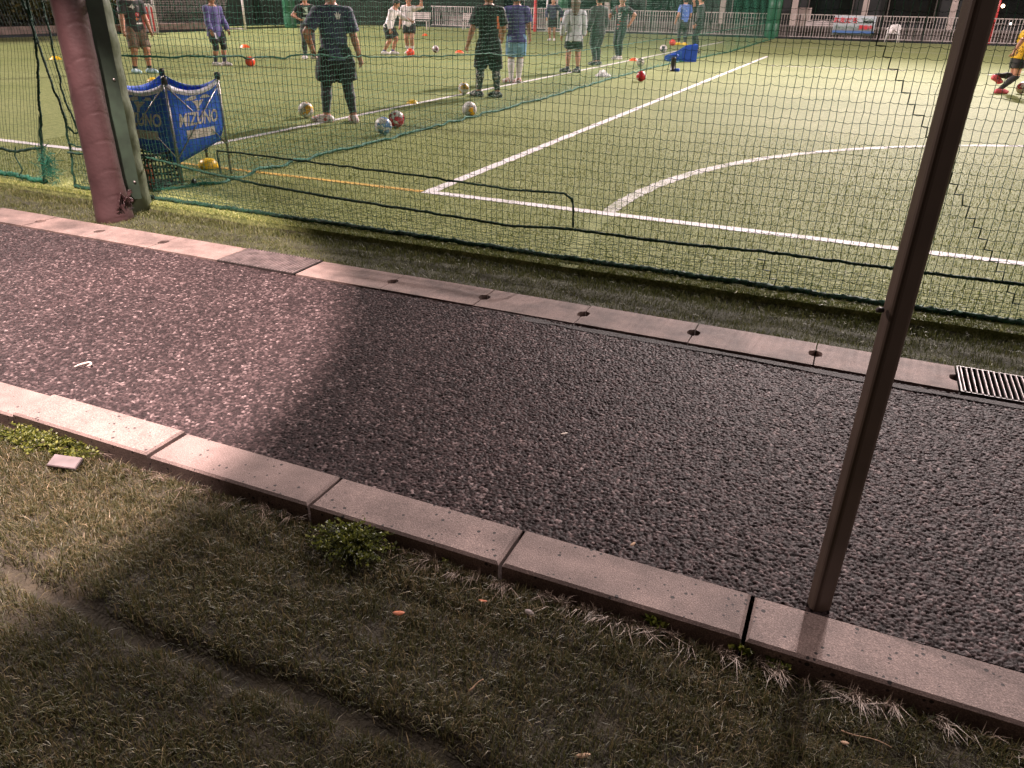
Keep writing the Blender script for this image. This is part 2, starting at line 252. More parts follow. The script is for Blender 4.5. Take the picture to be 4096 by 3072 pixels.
def relief(x0, x1, y0, y1, cell=.0132):                     # open graded asphalt: every chipping modelled as relief
    st = np.interp(np.linspace(0, 1, 400), [0, .35, 1], [.0075, .0042, .0031]); xs = [x0]
    while xs[-1] < x1: xs.append(xs[-1]+float(np.interp((xs[-1]-x0)/(x1-x0), np.linspace(0, 1, 400), st)))
    xs = np.array(xs); ys = np.arange(y0, y1, .0034); X, Y = np.meshgrid(xs, ys); g = np.random.default_rng(77); nx = int((x1-x0)/cell)+6; ny = int((y1-y0)/cell)+6
    wx = X+.0016*np.sin(Y*410+X*130)+.0012*np.sin(X*620-Y*250); wy = Y+.0016*np.sin(X*380-Y*170)+.0012*np.sin(Y*560+X*90)
    jx = g.random((ny, nx)); jy = g.random((ny, nx)); rnd = g.random((ny, nx)); hgt = g.random((ny, nx)); tx = g.normal(size=(ny, nx)); ty = g.normal(size=(ny, nx)); asp = np.exp(g.normal(size=(ny, nx))*.28); an = g.uniform(0, PI, (ny, nx)); rad = .62+.35*g.random((ny, nx))
    ci = ((wx-x0)/cell).astype(int)+2; cj = ((wy-y0)/cell).astype(int)+2; best = np.full(X.shape, 9.); bi = np.zeros(X.shape, int); bj = np.zeros(X.shape, int); dx_ = np.zeros(X.shape); dy_ = np.zeros(X.shape); sec = np.full(X.shape, 9.)
    for a in (-1, 0, 1):
        for b in (-1, 0, 1):
            i = np.clip(ci+a, 0, nx-1); j = np.clip(cj+b, 0, ny-1); ux = (wx-x0)/cell+2-(i+jx[j, i]); uy = (wy-y0)/cell+2-(j+jy[j, i]); c_, s_ = np.cos(an[j, i]), np.sin(an[j, i]); p = (ux*c_+uy*s_)*asp[j, i]; q = (-ux*s_+uy*c_)/asp[j, i]; d = np.sqrt(p*p+q*q)/rad[j, i]
            m = d < best; sec = np.where(m, best, np.minimum(sec, d)); best = np.where(m, d, best); bi = np.where(m, i, bi); bj = np.where(m, j, bj); dx_ = np.where(m, ux, dx_); dy_ = np.where(m, uy, dy_)
    ed = np.clip((sec-best)/.35, 0, 1); dome = np.clip(1-best**2.2*.9, 0, 1)**.5*np.clip(ed*1.6, .15, 1)
    Z = -.0105+.0062*dome*(.65+.5*hgt[bj, bi])+dome*(tx[bj, bi]*dx_+ty[bj, bi]*dy_)*.0019+.0015*np.sin(X*2.3+Y*3.1)+.001*np.sin(X*7.1-Y*5.3)
    i = np.arange(X.size).reshape(X.shape); q = np.stack([i[:-1, :-1], i[:-1, 1:], i[1:, 1:], i[1:, :-1]], -1).reshape(-1, 4); me = quadmesh('path', np.stack([X, Y, Z], -1).reshape(-1, 3), q)
    at = me.attributes.new('chip', 'FLOAT', 'POINT'); at.data.foreach_set('value', rnd[bj, bi].ravel().astype(np.float32)); at = me.attributes.new('binder', 'FLOAT', 'POINT'); at.data.foreach_set('value', np.clip(dome*1.15-.15, 0, 1).ravel().astype(np.float32))
    return tag(link('path', me, 'chips', smooth=True), kind='structure')
relief(-6.6, 1.25, 1.823, 3.537)
sheet('verge', -16, 9, 3.80, 4.41, -.035, 'stripsoil', 200, 30, lambda X, Y: -.030-.018*np.exp(-((Y-4.31)/.09)**2)+.006*np.sin(X*9)*np.sin(Y*31))
pitch = MB().box(-60, 40, 4.42, 120, -.2, 0.); tag(pitch.build('pitch', 'turf'), kind='structure')
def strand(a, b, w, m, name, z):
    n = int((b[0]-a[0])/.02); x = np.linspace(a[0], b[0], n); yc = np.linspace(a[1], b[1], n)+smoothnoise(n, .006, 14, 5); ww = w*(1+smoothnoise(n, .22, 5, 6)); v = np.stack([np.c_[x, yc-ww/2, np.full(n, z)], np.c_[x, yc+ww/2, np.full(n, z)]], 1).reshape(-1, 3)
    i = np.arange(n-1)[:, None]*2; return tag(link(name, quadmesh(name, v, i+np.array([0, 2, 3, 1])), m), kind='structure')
def line(name, pts, w, m, label, z=.004):
    pts = [np.array(p, float) for p in pts]; v = []
    for i, p in enumerate(pts):
        t = pts[min(i+1, len(pts)-1)]-pts[max(i-1, 0)]; t /= np.linalg.norm(t); n = np.array([-t[1], t[0]])*w/2; j = 1+.10*rng.normal()
        v += [(*(p+n*j), z), (*(p-n*j), z)]
    return tag(link(name, mesh(name, v, [(2*i, 2*i+1, 2*i+3, 2*i+2) for i in range(len(pts)-1)]), m), kind='structure')
def seg(a, b, step=.03):
    a, b = np.array(a, float), np.array(b, float); n = max(2, int(np.linalg.norm(b-a)/step)); return [a+(b-a)*i/n for i in range(n+1)]
line('touchline', seg((-3.39, 5.855), (3.2, 5.855)), .105, 'line', '')
line('touchline', seg((-20, 5.88), (-6.62, 5.88)), .10, 'line', '')
line('goal_line', seg((-3.34, 5.91), (-3.34, 29.2), .06), .105, 'line', '')
line('pitch_line', seg((-6.66, 5.94), (-6.66, 40), .06), .10, 'line', '')
line('yellow_line', seg((-6.5, 5.815), (-3.40, 5.85)), .07, 'yline', '')
ca = [(4.418+6.137*math.cos(a), 5.982+6.137*math.sin(a)) for a in np.linspace(math.radians(180.6), math.radians(20), 420)]
line('penalty_arc', ca, .12, 'wline', '', .0045)
line('pitch_line', seg((-19, 11.5), (-28, 18), .1), .08, 'line', ''); line('pitch_line', seg((-12, 38.5), (7, 35.5), .1), .07, 'line', '')
line('pitch_line', seg(G(3072, 263), G(3620, 283), .1), .06, 'line', ''); line('pitch_line', seg(G(3950, 300), G(4096, 288), .1), .06, 'line', '')
strand((-1.45, 3.50), (3., 3.478), .040, 'pathshadow', 'path_shadow_strip', -.0025)  # dark strip painted as the shadow of a net cable, beside the gutter
# kerb blocks
KX = [-4.99, -4.28, -3.571, -2.857, -2.136, -1.426, -.729, -.019, .69, 1.40]
KL = ['pale concrete kerb block at the left end, cut by the frame edge', 'lit pale kerb block behind the low leafy weed and fallen tile', 'concrete kerb block between the low leafy weed and the feathery weed', 'concrete kerb block with the feathery green weed at its front', 'plain dusty kerb block right of the feathery green weed', 'pitted kerb block just left of the brown pole', 'kerb block with the foot of the brown pole behind it']
kb = [(-3.571, -2.857, 0), (-2.857, -2.136, 1), (-2.136, -1.426, 2), (-1.426, -.729, 3), (-.729, -.019, 5), (-.019, .69, 6)]
for x0, x1, i in kb:
    m = MB().bbox(x0+.006, x1-.006, 1.636, 1.822, -.12, .004+rng.normal()*.0018, .008)
    tag(m.build('kerb_block', 'kerb', None, False, (0, rng.normal()*.0012, 0), (rng.normal()*.0015, rng.normal()*.001, 0)), KL[i], 'kerb block', 'concrete kerb blocks between lawn and path')
# gutter covers with a notch in each end, and two steel gratings
def gcover(x0, x1, hole0, hole1, label):
    y0, y1, yc, a, c = 3.542, 3.822, 3.685, .032, .026
    def notch(x, s): return [(x, yc-a*1.3*s), (x+s*c, yc-a*.8*s), (x+s*c*1.15, yc), (x+s*c, yc+a*.8*s), (x, yc+a*1.3*s)]
    p = [(x0, y0), (x1, y0)]
    if hole1: p += [(x, y) for x, y in notch(x1, -1)][::-1][::-1] if False else [(x1, yc-a*1.3), (x1-c, yc-a*.8), (x1-c*1.15, yc), (x1-c, yc+a*.8), (x1, yc+a*1.3)]
    p += [(x1, y1), (x0, y1)]
    if hole0: p += [(x0, yc+a*1.3), (x0+c, yc+a*.8), (x0+c*1.15, yc), (x0+c, yc-a*.8), (x0, yc-a*1.3)]
    tag(MB().extrude(p, -.10, .002+rng.normal()*.0012).build('gutter_cover', 'gutter'), label, 'gutter cover', 'concrete gutter covers along the path')
GL = ['concrete gutter cover at the left frame edge, farthest along the path', 'stained pink gutter cover left of the padded post foot', 'pink lit gutter cover in front of the padded post foot', 'pink gutter cover touching the left end of the long steel grating']
for k, (a, b) in enumerate([(-5.97, -5.37), (-5.37, -4.775), (-4.775, -4.175), (-4.175, -3.575)]): gcover(a+.003, b-.003, 1, 1 if k < 3 else 0, GL[k])
gcover(-7.2, -5.976, 0, 1, 'gutter covers beyond the left edge')if False else None
GL2 = ['brightly lit gutter cover just right of the long steel grating', 'gutter cover where the lit path turns to shade', 'shaded gutter cover left of the middle of the row', 'shaded gutter cover with dark slots at both ends, middle of the row', 'shaded gutter cover left of the brown pole', 'shaded gutter cover behind the brown pole, ending at the right grating']
gx = [-2.966, -2.367, -1.762, -1.170, -.575, .016, .628]
for k in range(6): gcover(gx[k]+.003, gx[k+1]-.003, k > 0, 1, GL2[k])
tag(MB().box(-16, 9, 3.542, 3.822, -.28, -.14).build('gutter_bed', 'hole'), kind='structure')
def grating(x0, x1, n, label, bm='steel'):
    r = empty('drain_grating', ((x0+x1)/2, 3.68, 0), 0, label, 'drain grating', 'steel gratings over the gutter'); h = (x1-x0)/2
    f = MB().box(-h, h, -.148, -.142, -.05, .006).box(-h, h, .142, .148, -.05, .006).box(-h, -h+.006, -.1415, .1415, -.05, .004).box(h-.006, h, -.1415, .1415, -.05, .004); f.build('frame', 'dsteel', r)
    m = MB()
    for i in range(n):
        x = -h+.016+(2*h-.032)*i/(n-1); w = .0042; m.poly([(x-w, -.1415, .004), (x+w, -.1415, .004), (x+w, .1415, .004), (x-w, .1415, .004), (x-w*.5, -.1415, .009), (x+w*.5, -.1415, .009), (x+w*.5, .1415, .009), (x-w*.5, .1415, .009), (x-w*.5, -.1415, -.03), (x+w*.5, -.1415, -.03), (x+w*.5, .1415, -.03), (x-w*.5, .1415, -.03)],
            [(0, 1, 5, 4), (1, 2, 6, 5), (2, 3, 7, 6), (3, 0, 4, 7), (4, 5, 6, 7), (0, 8, 9, 1), (2, 10, 11, 3), (1, 9, 10, 2), (3, 11, 8, 0), (8, 11, 10, 9)])
    m.build('bars', bm, r)
    for x in (-h+.03, -.02, h-.1): MB().lathe([(.006, 0), (.006, .004), (.003, .006)], 8).build('bolt', 'steel', r, True, (x, -.148, -.016), (PI/2, 0, 0))
grating(-3.568, -2.972, 26, 'long worn steel grating with dull bars, left of the bright gutter cover', 'wornsteel')
grating(.634, 1.234, 26, 'shiny steel grating with thick bars at the right frame edge', 'grate')
# ------------------------------------------------------------------ blades of grass
def blades(name, xy, z, h, w, lean, m, parent=None, seg2=True, tintbias=None, azb=None):
    n = len(xy); az = rng.uniform(0, 2*PI, n) if azb is None else azb; ln = lean*np.abs(rng.normal(size=n)); hh = h*(.55+.75*rng.random(n)); ww = w*(.7+.6*rng.random(n))
    d = np.stack([np.cos(az), np.sin(az)], 1); s = np.stack([-np.sin(az+rng.normal(size=n)*.6), np.cos(az+rng.normal(size=n)*.6)], 1)
    p0 = np.c_[xy, z]; mid = p0+np.c_[d*(ln*hh*.35)[:, None], hh*.6]; tip = p0+np.c_[d*(ln*hh*1.0)[:, None], hh*np.clip(1-.22*ln, .35, 1)]
    S = np.c_[s*ww[:, None]*.5, np.zeros(n)]; V = np.stack([p0-S, p0+S, mid+S*.8, mid-S*.8, tip+S*.12, tip-S*.12], 1).reshape(-1, 3)
    b = np.arange(n)[:, None]*6; q = np.concatenate([b+np.array([0, 1, 2, 3]), b+np.array([3, 2, 4, 5])], 0)
    me = quadmesh(name, V, q); t = rng.random(n) if tintbias is None else np.clip(tintbias, 0, 1)
    a = me.attributes.new('tint', 'FLOAT', 'POINT'); a.data.foreach_set('value', np.repeat(t, 6).astype(np.float32))
    return link(name, me, m, parent)
def scatter(n, x0, x1, y0, y1): return np.c_[rng.uniform(x0, x1, n), rng.uniform(y0, y1, n)]
def patch(xy, s, seed):
    g = np.random.default_rng(seed); o = np.zeros(len(xy))
    for k in range(5):
        a = g.uniform(0, PI); f = s*g.uniform(.6, 1.8); o += np.sin((xy[:, 0]*math.cos(a)+xy[:, 1]*math.sin(a))*f+g.uniform(0, 6))
    return o/5
xy = scatter(360000, -3.6, 1.1, .42, 1.628); xy = xy[(xy[:, 1] > .45) & (xy[:, 0] > -3.7+1.0*(1.63-xy[:, 1])-.6) & (np.abs(xy[:, 1]-(1.035+.012*np.sin(xy[:, 0]*5)+.008*np.sin(xy[:, 0]*17))) > .034*rng.random(len(xy))**.5)]
pt = patch(xy, 9, 3); pt2 = patch(xy, 30, 4); xy = xy[rng.random(len(xy)) < np.clip(.62+.5*pt2+.3*pt, .12, 1)]; pt = patch(xy, 9, 3)
g1 = blades('grass', xy, lawnz(xy[:, 0], xy[:, 1])-.002, .026, .0019, .75, 'blade', tintbias=rng.random(len(xy))**1.25*.95+.12*pt)
tag(g1, 'dark trampled lawn grass in front of the kerb', 'grass', None, 'stuff')
xy = scatter(75000, -7.6, 2.0, 3.825, 4.405); xy = xy[rng.random(len(xy)) < np.clip(.75+.5*patch(xy, 20, 9), .2, 1)]
gy = np.clip((3.99+.05*patch(xy, 6, 12)-xy[:, 1])/.1, 0, 1)
g2 = blades('grass', xy, np.full(len(xy), -.042), .030, .0032, .6, 'vblade', tintbias=rng.random(len(xy))*.9+.1*patch(xy, 9, 5))
tag(g2, 'short olive grass strip between the net foot and the gutter', 'grass', None, 'stuff')
xy = np.r_[np.c_[rng.uniform(-8.5, 4, 210000), 4.42+7.5*(1-np.sqrt(rng.random(210000)))], scatter(20000, -7.5, 2.4, 4.412, 4.50)]
def notline(p):
    k = (np.abs(p[:, 1]-5.855) > .055) & ~((np.abs(p[:, 0]+3.34) < .055) & (p[:, 1] > 5.85)) & (np.abs(np.hypot(p[:, 0]-4.418, p[:, 1]-5.982)-6.137) > .06) & ~((np.abs(p[:, 0]+6.66) < .055) & (p[:, 1] > 5.85)); return k
k = notline(xy)|(rng.random(len(xy)) < .06); xy = xy[k]
g3 = blades('turf_fibres', xy, np.zeros(len(xy)), .017, .0034, .9, 'tblade', tintbias=rng.random(len(xy))**1.3); tag(g3, 'yellow green artificial turf fibres at the near side of the pitch', 'turf', None, 'stuff')
# dry straw along the front of the kerb
xs = rng.uniform(-3.4, 1.0, 260); xs = xs[rng.random(260) < np.clip((xs+2.6)*.5, .25, 1)]; pts = []; azs = []; tb = []
for x in xs:
    k = rng.integers(10, 26); a = rng.normal(-PI/2, .8); tone = rng.random(); pts.append(np.c_[x+rng.normal(size=k)*.008, 1.612-abs(rng.normal())*.016+rng.normal(size=k)*.006]); azs.append(a+rng.normal(size=k)*.25); tb.append(np.clip(tone*.7+.3*rng.random(k), 0, 1))
pts = np.concatenate(pts)
g4 = blades('dry_straw', pts, np.full(len(pts), -.05), .036, .0022, 1.1, 'straw', azb=np.concatenate(azs), tintbias=np.concatenate(tb)); tag(g4, 'pale dry straw matted along the foot of the kerb', 'straw', None, 'stuff')
# weeds at the kerb
def weed(loc, nst, spread, hgt, leaf, label, rx=1., ry=1., upright=.5):
    r = empty('weed', (loc[0], loc[1], -.05), 0, label, 'weed', 'weeds growing at the kerb'); V = []; Q = []; T = []; st = MB()
    for i in range(nst):
        a = rng.uniform(0, 2*PI); l = spread*math.sqrt(rng.random()); e = np.array([math.cos(a)*l*rx, math.sin(a)*l*ry, hgt*(.4+.6*rng.random())*(1-.55*l/spread)])
        s0 = e*np.array([.25, .25, 0]); m_ = (s0+e)/2+np.array([0, 0, hgt*.25*upright]); pts_ = [s0, m_, e]; st.tube(pts_, [.0012, .001, .0007], 4)
        for k in range(int(9+6*rng.random())):
            t = .25+.75*rng.random(); p = (1-t)**2*s0+2*t*(1-t)*m_+t*t*e; b = rng.uniform(0, 2*PI); up = .35+.8*rng.random()*upright
            d = np.array([math.cos(b), math.sin(b), up]); d /= np.linalg.norm(d); s_ = np.cross(d, rng.normal(size=3)); s_ /= np.linalg.norm(s_); ll = leaf*(.6+.8*rng.random()); w_ = ll*.34
            n0 = len(V); V += [p, p+d*ll*.5+s_*w_, p+d*ll, p+d*ll*.5-s_*w_]; Q.append((n0, n0+1, n0+2, n0+3)); tt = rng.random(); T += [tt]*4
    me = quadmesh('leaves', np.array(V), np.array(Q)); at = me.attributes.new('tint', 'FLOAT', 'POINT'); at.data.foreach_set('value', np.array(T, np.float32)); link('leaves', me, 'weed', r); st.build('stems', 'vblade', r)
weed((-2.60, 1.585), 260, .15, .06, .012, 'low dense leafy weed spilling from the kerb at the far left', 1.9, .6, .4)
weed((-1.20, 1.56), 190, .155, .095, .0105, 'feathery yellow green weed clump leaning on the kerb, largest of the weeds', 1.0, .8, 1.1)
weed((-.90, 1.615), 5, .035, .03, .010, 'tiny round leaved weed right of the feathery clump')
weed((-.255, 1.63), 9, .05, .05, .018, 'small spiky weed sprouting under the kerb left of the mortar joint', 1, .5, .9)
weed((-.01, 1.632), 5, .03, .045, .02, 'bright yellow sprig growing from the open kerb joint', 1, .6, 1.)
weed((.02+.045, 1.625), 5, .045, .03, .016, 'small flat weed right of the yellow sprig', 1, .5, .5)
# litter
def flat(name, p, z, L_, W_, rz, m, label, cat, bend=.3, pts=None):
    v = []; n = 7
    for i in range(n):
        t = i/(n-1)-.5; w = W_*math.sqrt(max(.02, 1-(2*t)**2))*.5; zz = bend*L_*(t*t)
        v += [(t*L_, -w, zz+.1*w), (t*L_, w, zz), (t*L_, w, zz-.0012), (t*L_, -w, zz+.1*w-.0012)]
    f = [(0, 1, 2, 3), (4*n-4, 4*n-1, 4*n-2, 4*n-3)]
    for i in range(n-1):
        for a in range(4): f.append((4*i+a, 4*i+4+a, 4*i+4+(a+1) % 4, 4*i+(a+1) % 4))
    return tag(link(name, mesh(name, v, f), m, None, (p[0], p[1], z), (.1, -.1, rz), True), label, cat)
flat('dead_leaf', G(1596, 2461, -.03), -.022, .034, .017, .3, 'leafo', 'curled orange dead leaf on the dark lawn', 'leaf')
flat('dead_leaf', G(2256, 1738), .004, .030, .011, .6, 'paper', 'pale slim leaf on the shaded asphalt, mid path', 'leaf')
flat('dead_leaf', G(2330, 3040, -.06), -.045, .036, .012, .5, 'stick', 'tan dry leaf on the lawn at the bottom frame edge', 'leaf')
flat('dead_leaf', G(1932, 2412, -.03), -.022, .026, .008, .1, 'leafo', 'small narrow orange leaf on the lawn right of the curled one', 'leaf')
flat('dead_leaf', G(3375, 2985, -.05), -.038, .018, .010, .1, 'stick', 'crumpled pale pink leaf on the lawn below the long twig', 'leaf')
flat('dead_leaf', G(2531, 2181), .004, .022, .010, 1.2, 'stick', 'little tan leaf scrap on the asphalt close to the kerb', 'leaf')
def stick(p, q, z, r, label, cat='stick', m='stick', name='stick', z1=None):
    a, b = np.array([*G(*p, z), z+.012]), np.array([*G(*q, z), (z if z1 is None else z1)+.018]); k = np.cross(b-a, (0, 0, 1)); 
    pts_ = [a+(b-a)*t+k*.06*math.sin(t*5+1) for t in np.linspace(0, 1, 8)]; tag(MB().tube(pts_, [r*(1-.5*t) for t in np.linspace(0, 1, 8)], 6).build(name, m, None, True), label, cat)
stick((1872, 2775), (1935, 2738), -.05, .0028, 'short brown stick lying on the lawn')
stick((3362, 2928), (3560, 3014), -.05, .0018, 'long thin straw twig on the lawn below the pole')
hk = [(1*a, b) for a, b in [(300, 1473), (318, 1465), (340, 1459), (356, 1455), (364, 1456), (366, 1461), (360, 1467), (350, 1469)]]
tag(MB().tube([(*G(x, y), .006) for x, y in hk], [.004, .005, .005, .0055, .005, .0045, .004, .003], 6).build('plastic_hook', 'paper', None, True), 'pale bent plastic strip on the lit asphalt', 'litter')
cx, cy = G(268, 1876, -.05); tag(MB().bbox(-.052, .052, -.028, .028, -.004, .008, .003).build('broken_tile', 'card', None, False, (cx, cy, -.022), (.25, .1, .35)), 'brownish broken tile lying in the lawn below the low weed', 'tile')
px_, py_ = G(2115, 2462, -.045); s_ = MB().lathe([(.004, 0), (.012, .004), (.014, .010), (.010, .016), (.003, .018)], 9).build('pebble', 'stone', None, True, (px_, py_, -.04), (.2, .3, 0)); s_.scale = (1.1, .7, .8); tag(s_, 'small grey pebble on the lawn below the kerb', 'pebble')
# ------------------------------------------------------------------ brown pole at the kerb
pb = G(3275, 2425); r = empty('steel_pole', (pb[0], pb[1]+.012, 0), 0, 'dark brown steel pole standing behind the kerb in the foreground', 'pole'); r.rotation_euler = (.006, .004, .5)
def rrect(a, b, c, n=4):
    o = []
    for sx, sy, st in ((1, 1, 0), (-1, 1, 90), (-1, -1, 180), (1, -1, 270)):
        for k in range(n+1): th = math.radians(st+90*k/n); o.append((sx*(a-c)+c*math.cos(th), sy*(b-c)+c*math.sin(th)))
    return o
MB().extrude(rrect(.028, .024, .014), -.15, 2.6).build('tube', 'steelbrown', r, False)
MB().lathe([(.007, 0), (.007, .012), (.004, .016)], 8).build('bolt', 'dsteel', r, True, (-.036, 0, .885), (0, -PI/2, 0))
# ------------------------------------------------------------------ padded post
r = empty('padded_post', (-5.06, 4.06, 0), 0, 'thick net post with maroon vinyl padding in front and green behind', 'post')
V = []; nn, nz = 40, 260; zz = np.linspace(-.06, 2.6, nz); th = np.linspace(0, 2*PI, nn, endpoint=False)
for z in zz:
    for a in th:
        ph = (z+.10*math.sin(a-1.2)+.02*math.sin(z*7)+.03*math.sin(z*2.3))/.19; f = ph-math.floor(ph); pin = .0035*math.exp(-((f-.5)/.030)**2)+.0007*math.sin(ph*2*PI)+.0012*math.sin(a*5+z*13)+.0012*math.sin(a*2-z*5.)
        rr = .108-pin+.026*math.exp(-max(0, z)/.22)+(.003*math.sin(3*a+z*4)); V.append((rr*math.cos(a), rr*math.sin(a), z))
ii = np.arange(nn*nz).reshape(nz, nn); q = np.stack([ii[:-1], np.roll(ii, -1, 1)[:-1], np.roll(ii, -1, 1)[1:], ii[1:]], -1).reshape(-1, 4)
link('front_pad', quadmesh('front_pad', V, q), 'brown', r, smooth=True)
V = []
for z in zz:
    for a in th:
        rr = .132+.005*math.sin(a*2+z*2.1)+.004*math.sin(z*11+a)+.003*math.sin(z*27+2*a); V.append((rr*math.cos(a), rr*math.sin(a), z))
link('rear_pad', quadmesh('rear_pad', V, q), 'green', r, (-.141, .303, 0), smooth=True)
MB().box(-.078, .078, -.06, .06, .09, 2.6).build('side_plate', 'dkgreen', r, False, (-.015, .19, 0), (0, 0, math.radians(51.5)))
for z in (.22, .95, 1.5): MB().lathe([(.010, 0), (.010, .006), (.006, .010)], 8).build('bolt', 'steel', r, True, (-.015+.05*.62+.061*.78, .19+.05*.78-.061*.62, z), (PI/2, 0, math.radians(51.5)))
for k in range(9):                                                    # torn flaps of padding at the foot
    a = -.35+.24*k; c_ = np.array([.128*math.cos(a), .128*math.sin(a), .015+.010*(k*7 % 9)]); o_ = np.array([math.cos(a), math.sin(a), 0]); tn = np.array([-math.sin(a), math.cos(a), 0]); up_ = np.array([0, 0, 1.]); V = []; F_ = []
    for i in range(5):
        for j in range(4): t = i/4; w_ = (j/3-.5)*(.055*(1-.5*t)); V.append(c_+up_*(.02+.075*t*(.6+.5*rng.random()))+o_*(.022*t*t+.012*math.sin(j*2.1+k)+.006*rng.normal())+tn*w_)
    for i in range(4):
        for j in range(3): F_.append((i*4+j, i*4+j+1, (i+1)*4+j+1, (i+1)*4+j))
    f_ = link('torn_flap', mesh('torn_flap', V, F_), 'brown', r); f_.modifiers.new('t', 'SOLIDIFY').thickness = .004
# ------------------------------------------------------------------ nets
def tubes(paths, rad, n=3):
    """many thin tubes: paths list of (k,3)"""
    V = []; Q = []; b = 0
    for P in paths:
        P = np.asarray(P, float); k = len(P); t = np.gradient(P, axis=0); t /= np.linalg.norm(t, axis=1)[:, None]+1e-9
        ref = np.where(np.abs(t[:, :1]) < .7, np.array([[1., 0, 0]]), np.array([[0, 0, 1.]])); a = ref-t*(ref*t).sum(1)[:, None]; a /= np.linalg.norm(a, axis=1)[:, None]; c = np.cross(t, a)
        ring = np.stack([P+rad*(a*math.cos(2*PI*i/n+.5)+c*math.sin(2*PI*i/n+.5)) for i in range(n)], 1).reshape(-1, 3); V.append(ring)
        i = b+np.arange(k*n).reshape(k, n); nx = np.roll(i, -1, 1); Q.append(np.stack([i[:-1], nx[:-1], nx[1:], i[1:]], -1).reshape(-1, 4)); b += k*n
    return np.concatenate(V), np.concatenate(Q)
def resample(P, step):
    P = np.asarray(P, float); d = np.r_[0, np.cumsum(np.linalg.norm(np.diff(P, axis=0), axis=1))]; n = max(3, int(d[-1]/step)); t = np.linspace(0, d[-1], n)
    return np.stack([np.interp(t, d, P[:, i]) for i in range(3)], 1)
def rope(name, P, rad, m, parent, fray=1., wob=.004, step=.012):
    P = resample(P, step); k = len(P)
    for i in range(3): P[:, i] += smoothnoise(k, wob, 6)
    n = 9; t = np.gradient(P, axis=0); t /= np.linalg.norm(t, axis=1)[:, None]+1e-9; up = np.array([[0, 0, 1.]]) if abs(t[:, 2]).mean() < .7 else np.array([[1., 0, 0]])
    a = up-t*(t*up).sum(1)[:, None]; a /= np.linalg.norm(a, axis=1)[:, None]+1e-9; c = np.cross(t, a); s = np.arange(k)*step; V = np.zeros((k, n, 3))
    for j in range(n):
        th_ = 2*PI*j/n; rr = rad*(1+.22*np.sin(3*th_+s*(1.6/rad))+.18*rng.normal(size=k)); V[:, j] = P+a*(rr*math.cos(th_))[:, None]+c*(rr*math.sin(th_))[:, None]
    i = np.arange(k*n).reshape(k, n); nx = np.roll(i, -1, 1); q = np.stack([i[:-1], nx[:-1], nx[1:], i[1:]], -1).reshape(-1, 4); V = V.reshape(-1, 3)
    nf = int(k*2.2*fray)
    if nf:
        id_ = rng.integers(0, k, nf); d = rng.normal(size=(nf, 3)); d /= np.linalg.norm(d, axis=1)[:, None]; l = rad*(1.1+1.1*rng.random(nf)); w = np.cross(d, t[id_]); w = w/(np.linalg.norm(w, axis=1)[:, None]+1e-9)*.0011+t[id_]*.0006
        d2 = d*.8+t[id_]*rng.normal(size=(nf, 1))*.9; p = P[id_]+d*rad*.6; F_ = np.stack([p-w, p+w, p+d2*l[:, None]+w*.4, p+d2*l[:, None]-w*.4], 1).reshape(-1, 3); b = len(V); V = np.r_[V, F_]; q = np.r_[q, b+np.arange(nf*4).reshape(-1, 4)]
    return link(name, quadmesh(name, V, q), m, parent)
NY = 4.55; CW, CH = .040, .053
def ropeA_z(x): return np.interp(x, [-6.1, -5.123, -4.52, -4.08, -3.68, -2.83, -1.97, -1.55, -1.1, -.42, .3, .94, 2.6], [.30, .34, .284, .241, .223, .196, .186, .213, .213, .223, .227, .226, .23])
front = empty('safety_net', (0, NY, 0), 0, 'tall near safety net of dark green mesh hanging along the pitch side', 'net')
def edgeR(z): return np.interp(z, [-.05, .285, .567, .872, 1.1, 1.45, 2.7], [-6.08, -6.04, -6.015, -6.066, -6.10, -6.16, -6.3])   # left edge of the right-hand piece
def edgeL(z): return np.interp(z, [0, .38, .71, 1.09, 1.22, 1.45, 2.7], [-6.43, -6.34, -6.242, -6.128, -6.108, -6.15, -6.3])      # right edge of the left-hand piece
ncol = int((2.4+6.08)/CW); nrow = int(2.7/CH); ZR = np.arange(nrow+1)*CH+.012
belly_s = [rng.uniform(0, 6) for _ in range(6)]
def bel(x, z): return .012*np.sin(x*1.9+belly_s[0])+.010*np.sin(x*5.1+z*3+belly_s[1])+.008*np.sin(z*4.1+x*.7+belly_s[2])
JX = rng.normal(size=(ncol+1, nrow+1))*.0022; JX += np.cumsum(rng.normal(size=(ncol+1, nrow+1))*.0012, 1)*.5; JZ = rng.normal(size=(ncol+1, nrow+1))*.0028
low = np.exp(-ZR/.13); JX += rng.normal(size=(ncol+1, nrow+1))*.007*low+np.sin(np.arange(ncol+1)[:, None]*.9+ZR[None]*30)*.006*low
XC = np.arange(ncol+1)*CW
def node(i, j):
    z = ZR[j]+JZ[i, j]; x = edgeR(z)*math.exp(-XC[i]/.5)+(-6.08)*(1-math.exp(-XC[i]/.5))+XC[i]+JX[i, j]; x += .05*np.exp(-((x+1.7)/2.4)**2)*0; return np.array([x, bel(x, z)+(.03*math.exp(-z/.05)), z])
ND = np.array([[node(i, j) for j in range(nrow+1)] for i in range(ncol+1)])
v, q = tubes([ND[i] for i in range(ncol+1)], .0018); link('netting', quadmesh('netting', v, q), 'net', front); paths = []
for j in range(nrow+1):
    P = ND[:, j]; mid = (P[1:]+P[:-1])/2; mid[:, 2] -= (.004+.003*rng.random(len(mid))); mid[:, 1] += rng.normal(size=len(mid))*.002; Q_ = np.zeros((2*len(P)-1, 3)); Q_[::2] = P; Q_[1::2] = mid; paths.append(Q_)
for k in range(9):                                                    # slack folds near the foot
    z0 = .02+.016*k; x = np.arange(-6, 2.4, .045); paths.append(np.c_[x, bel(x, 0)+.02+.02*rng.random(len(x)), z0+.012*rng.normal(size=len(x))*.6])
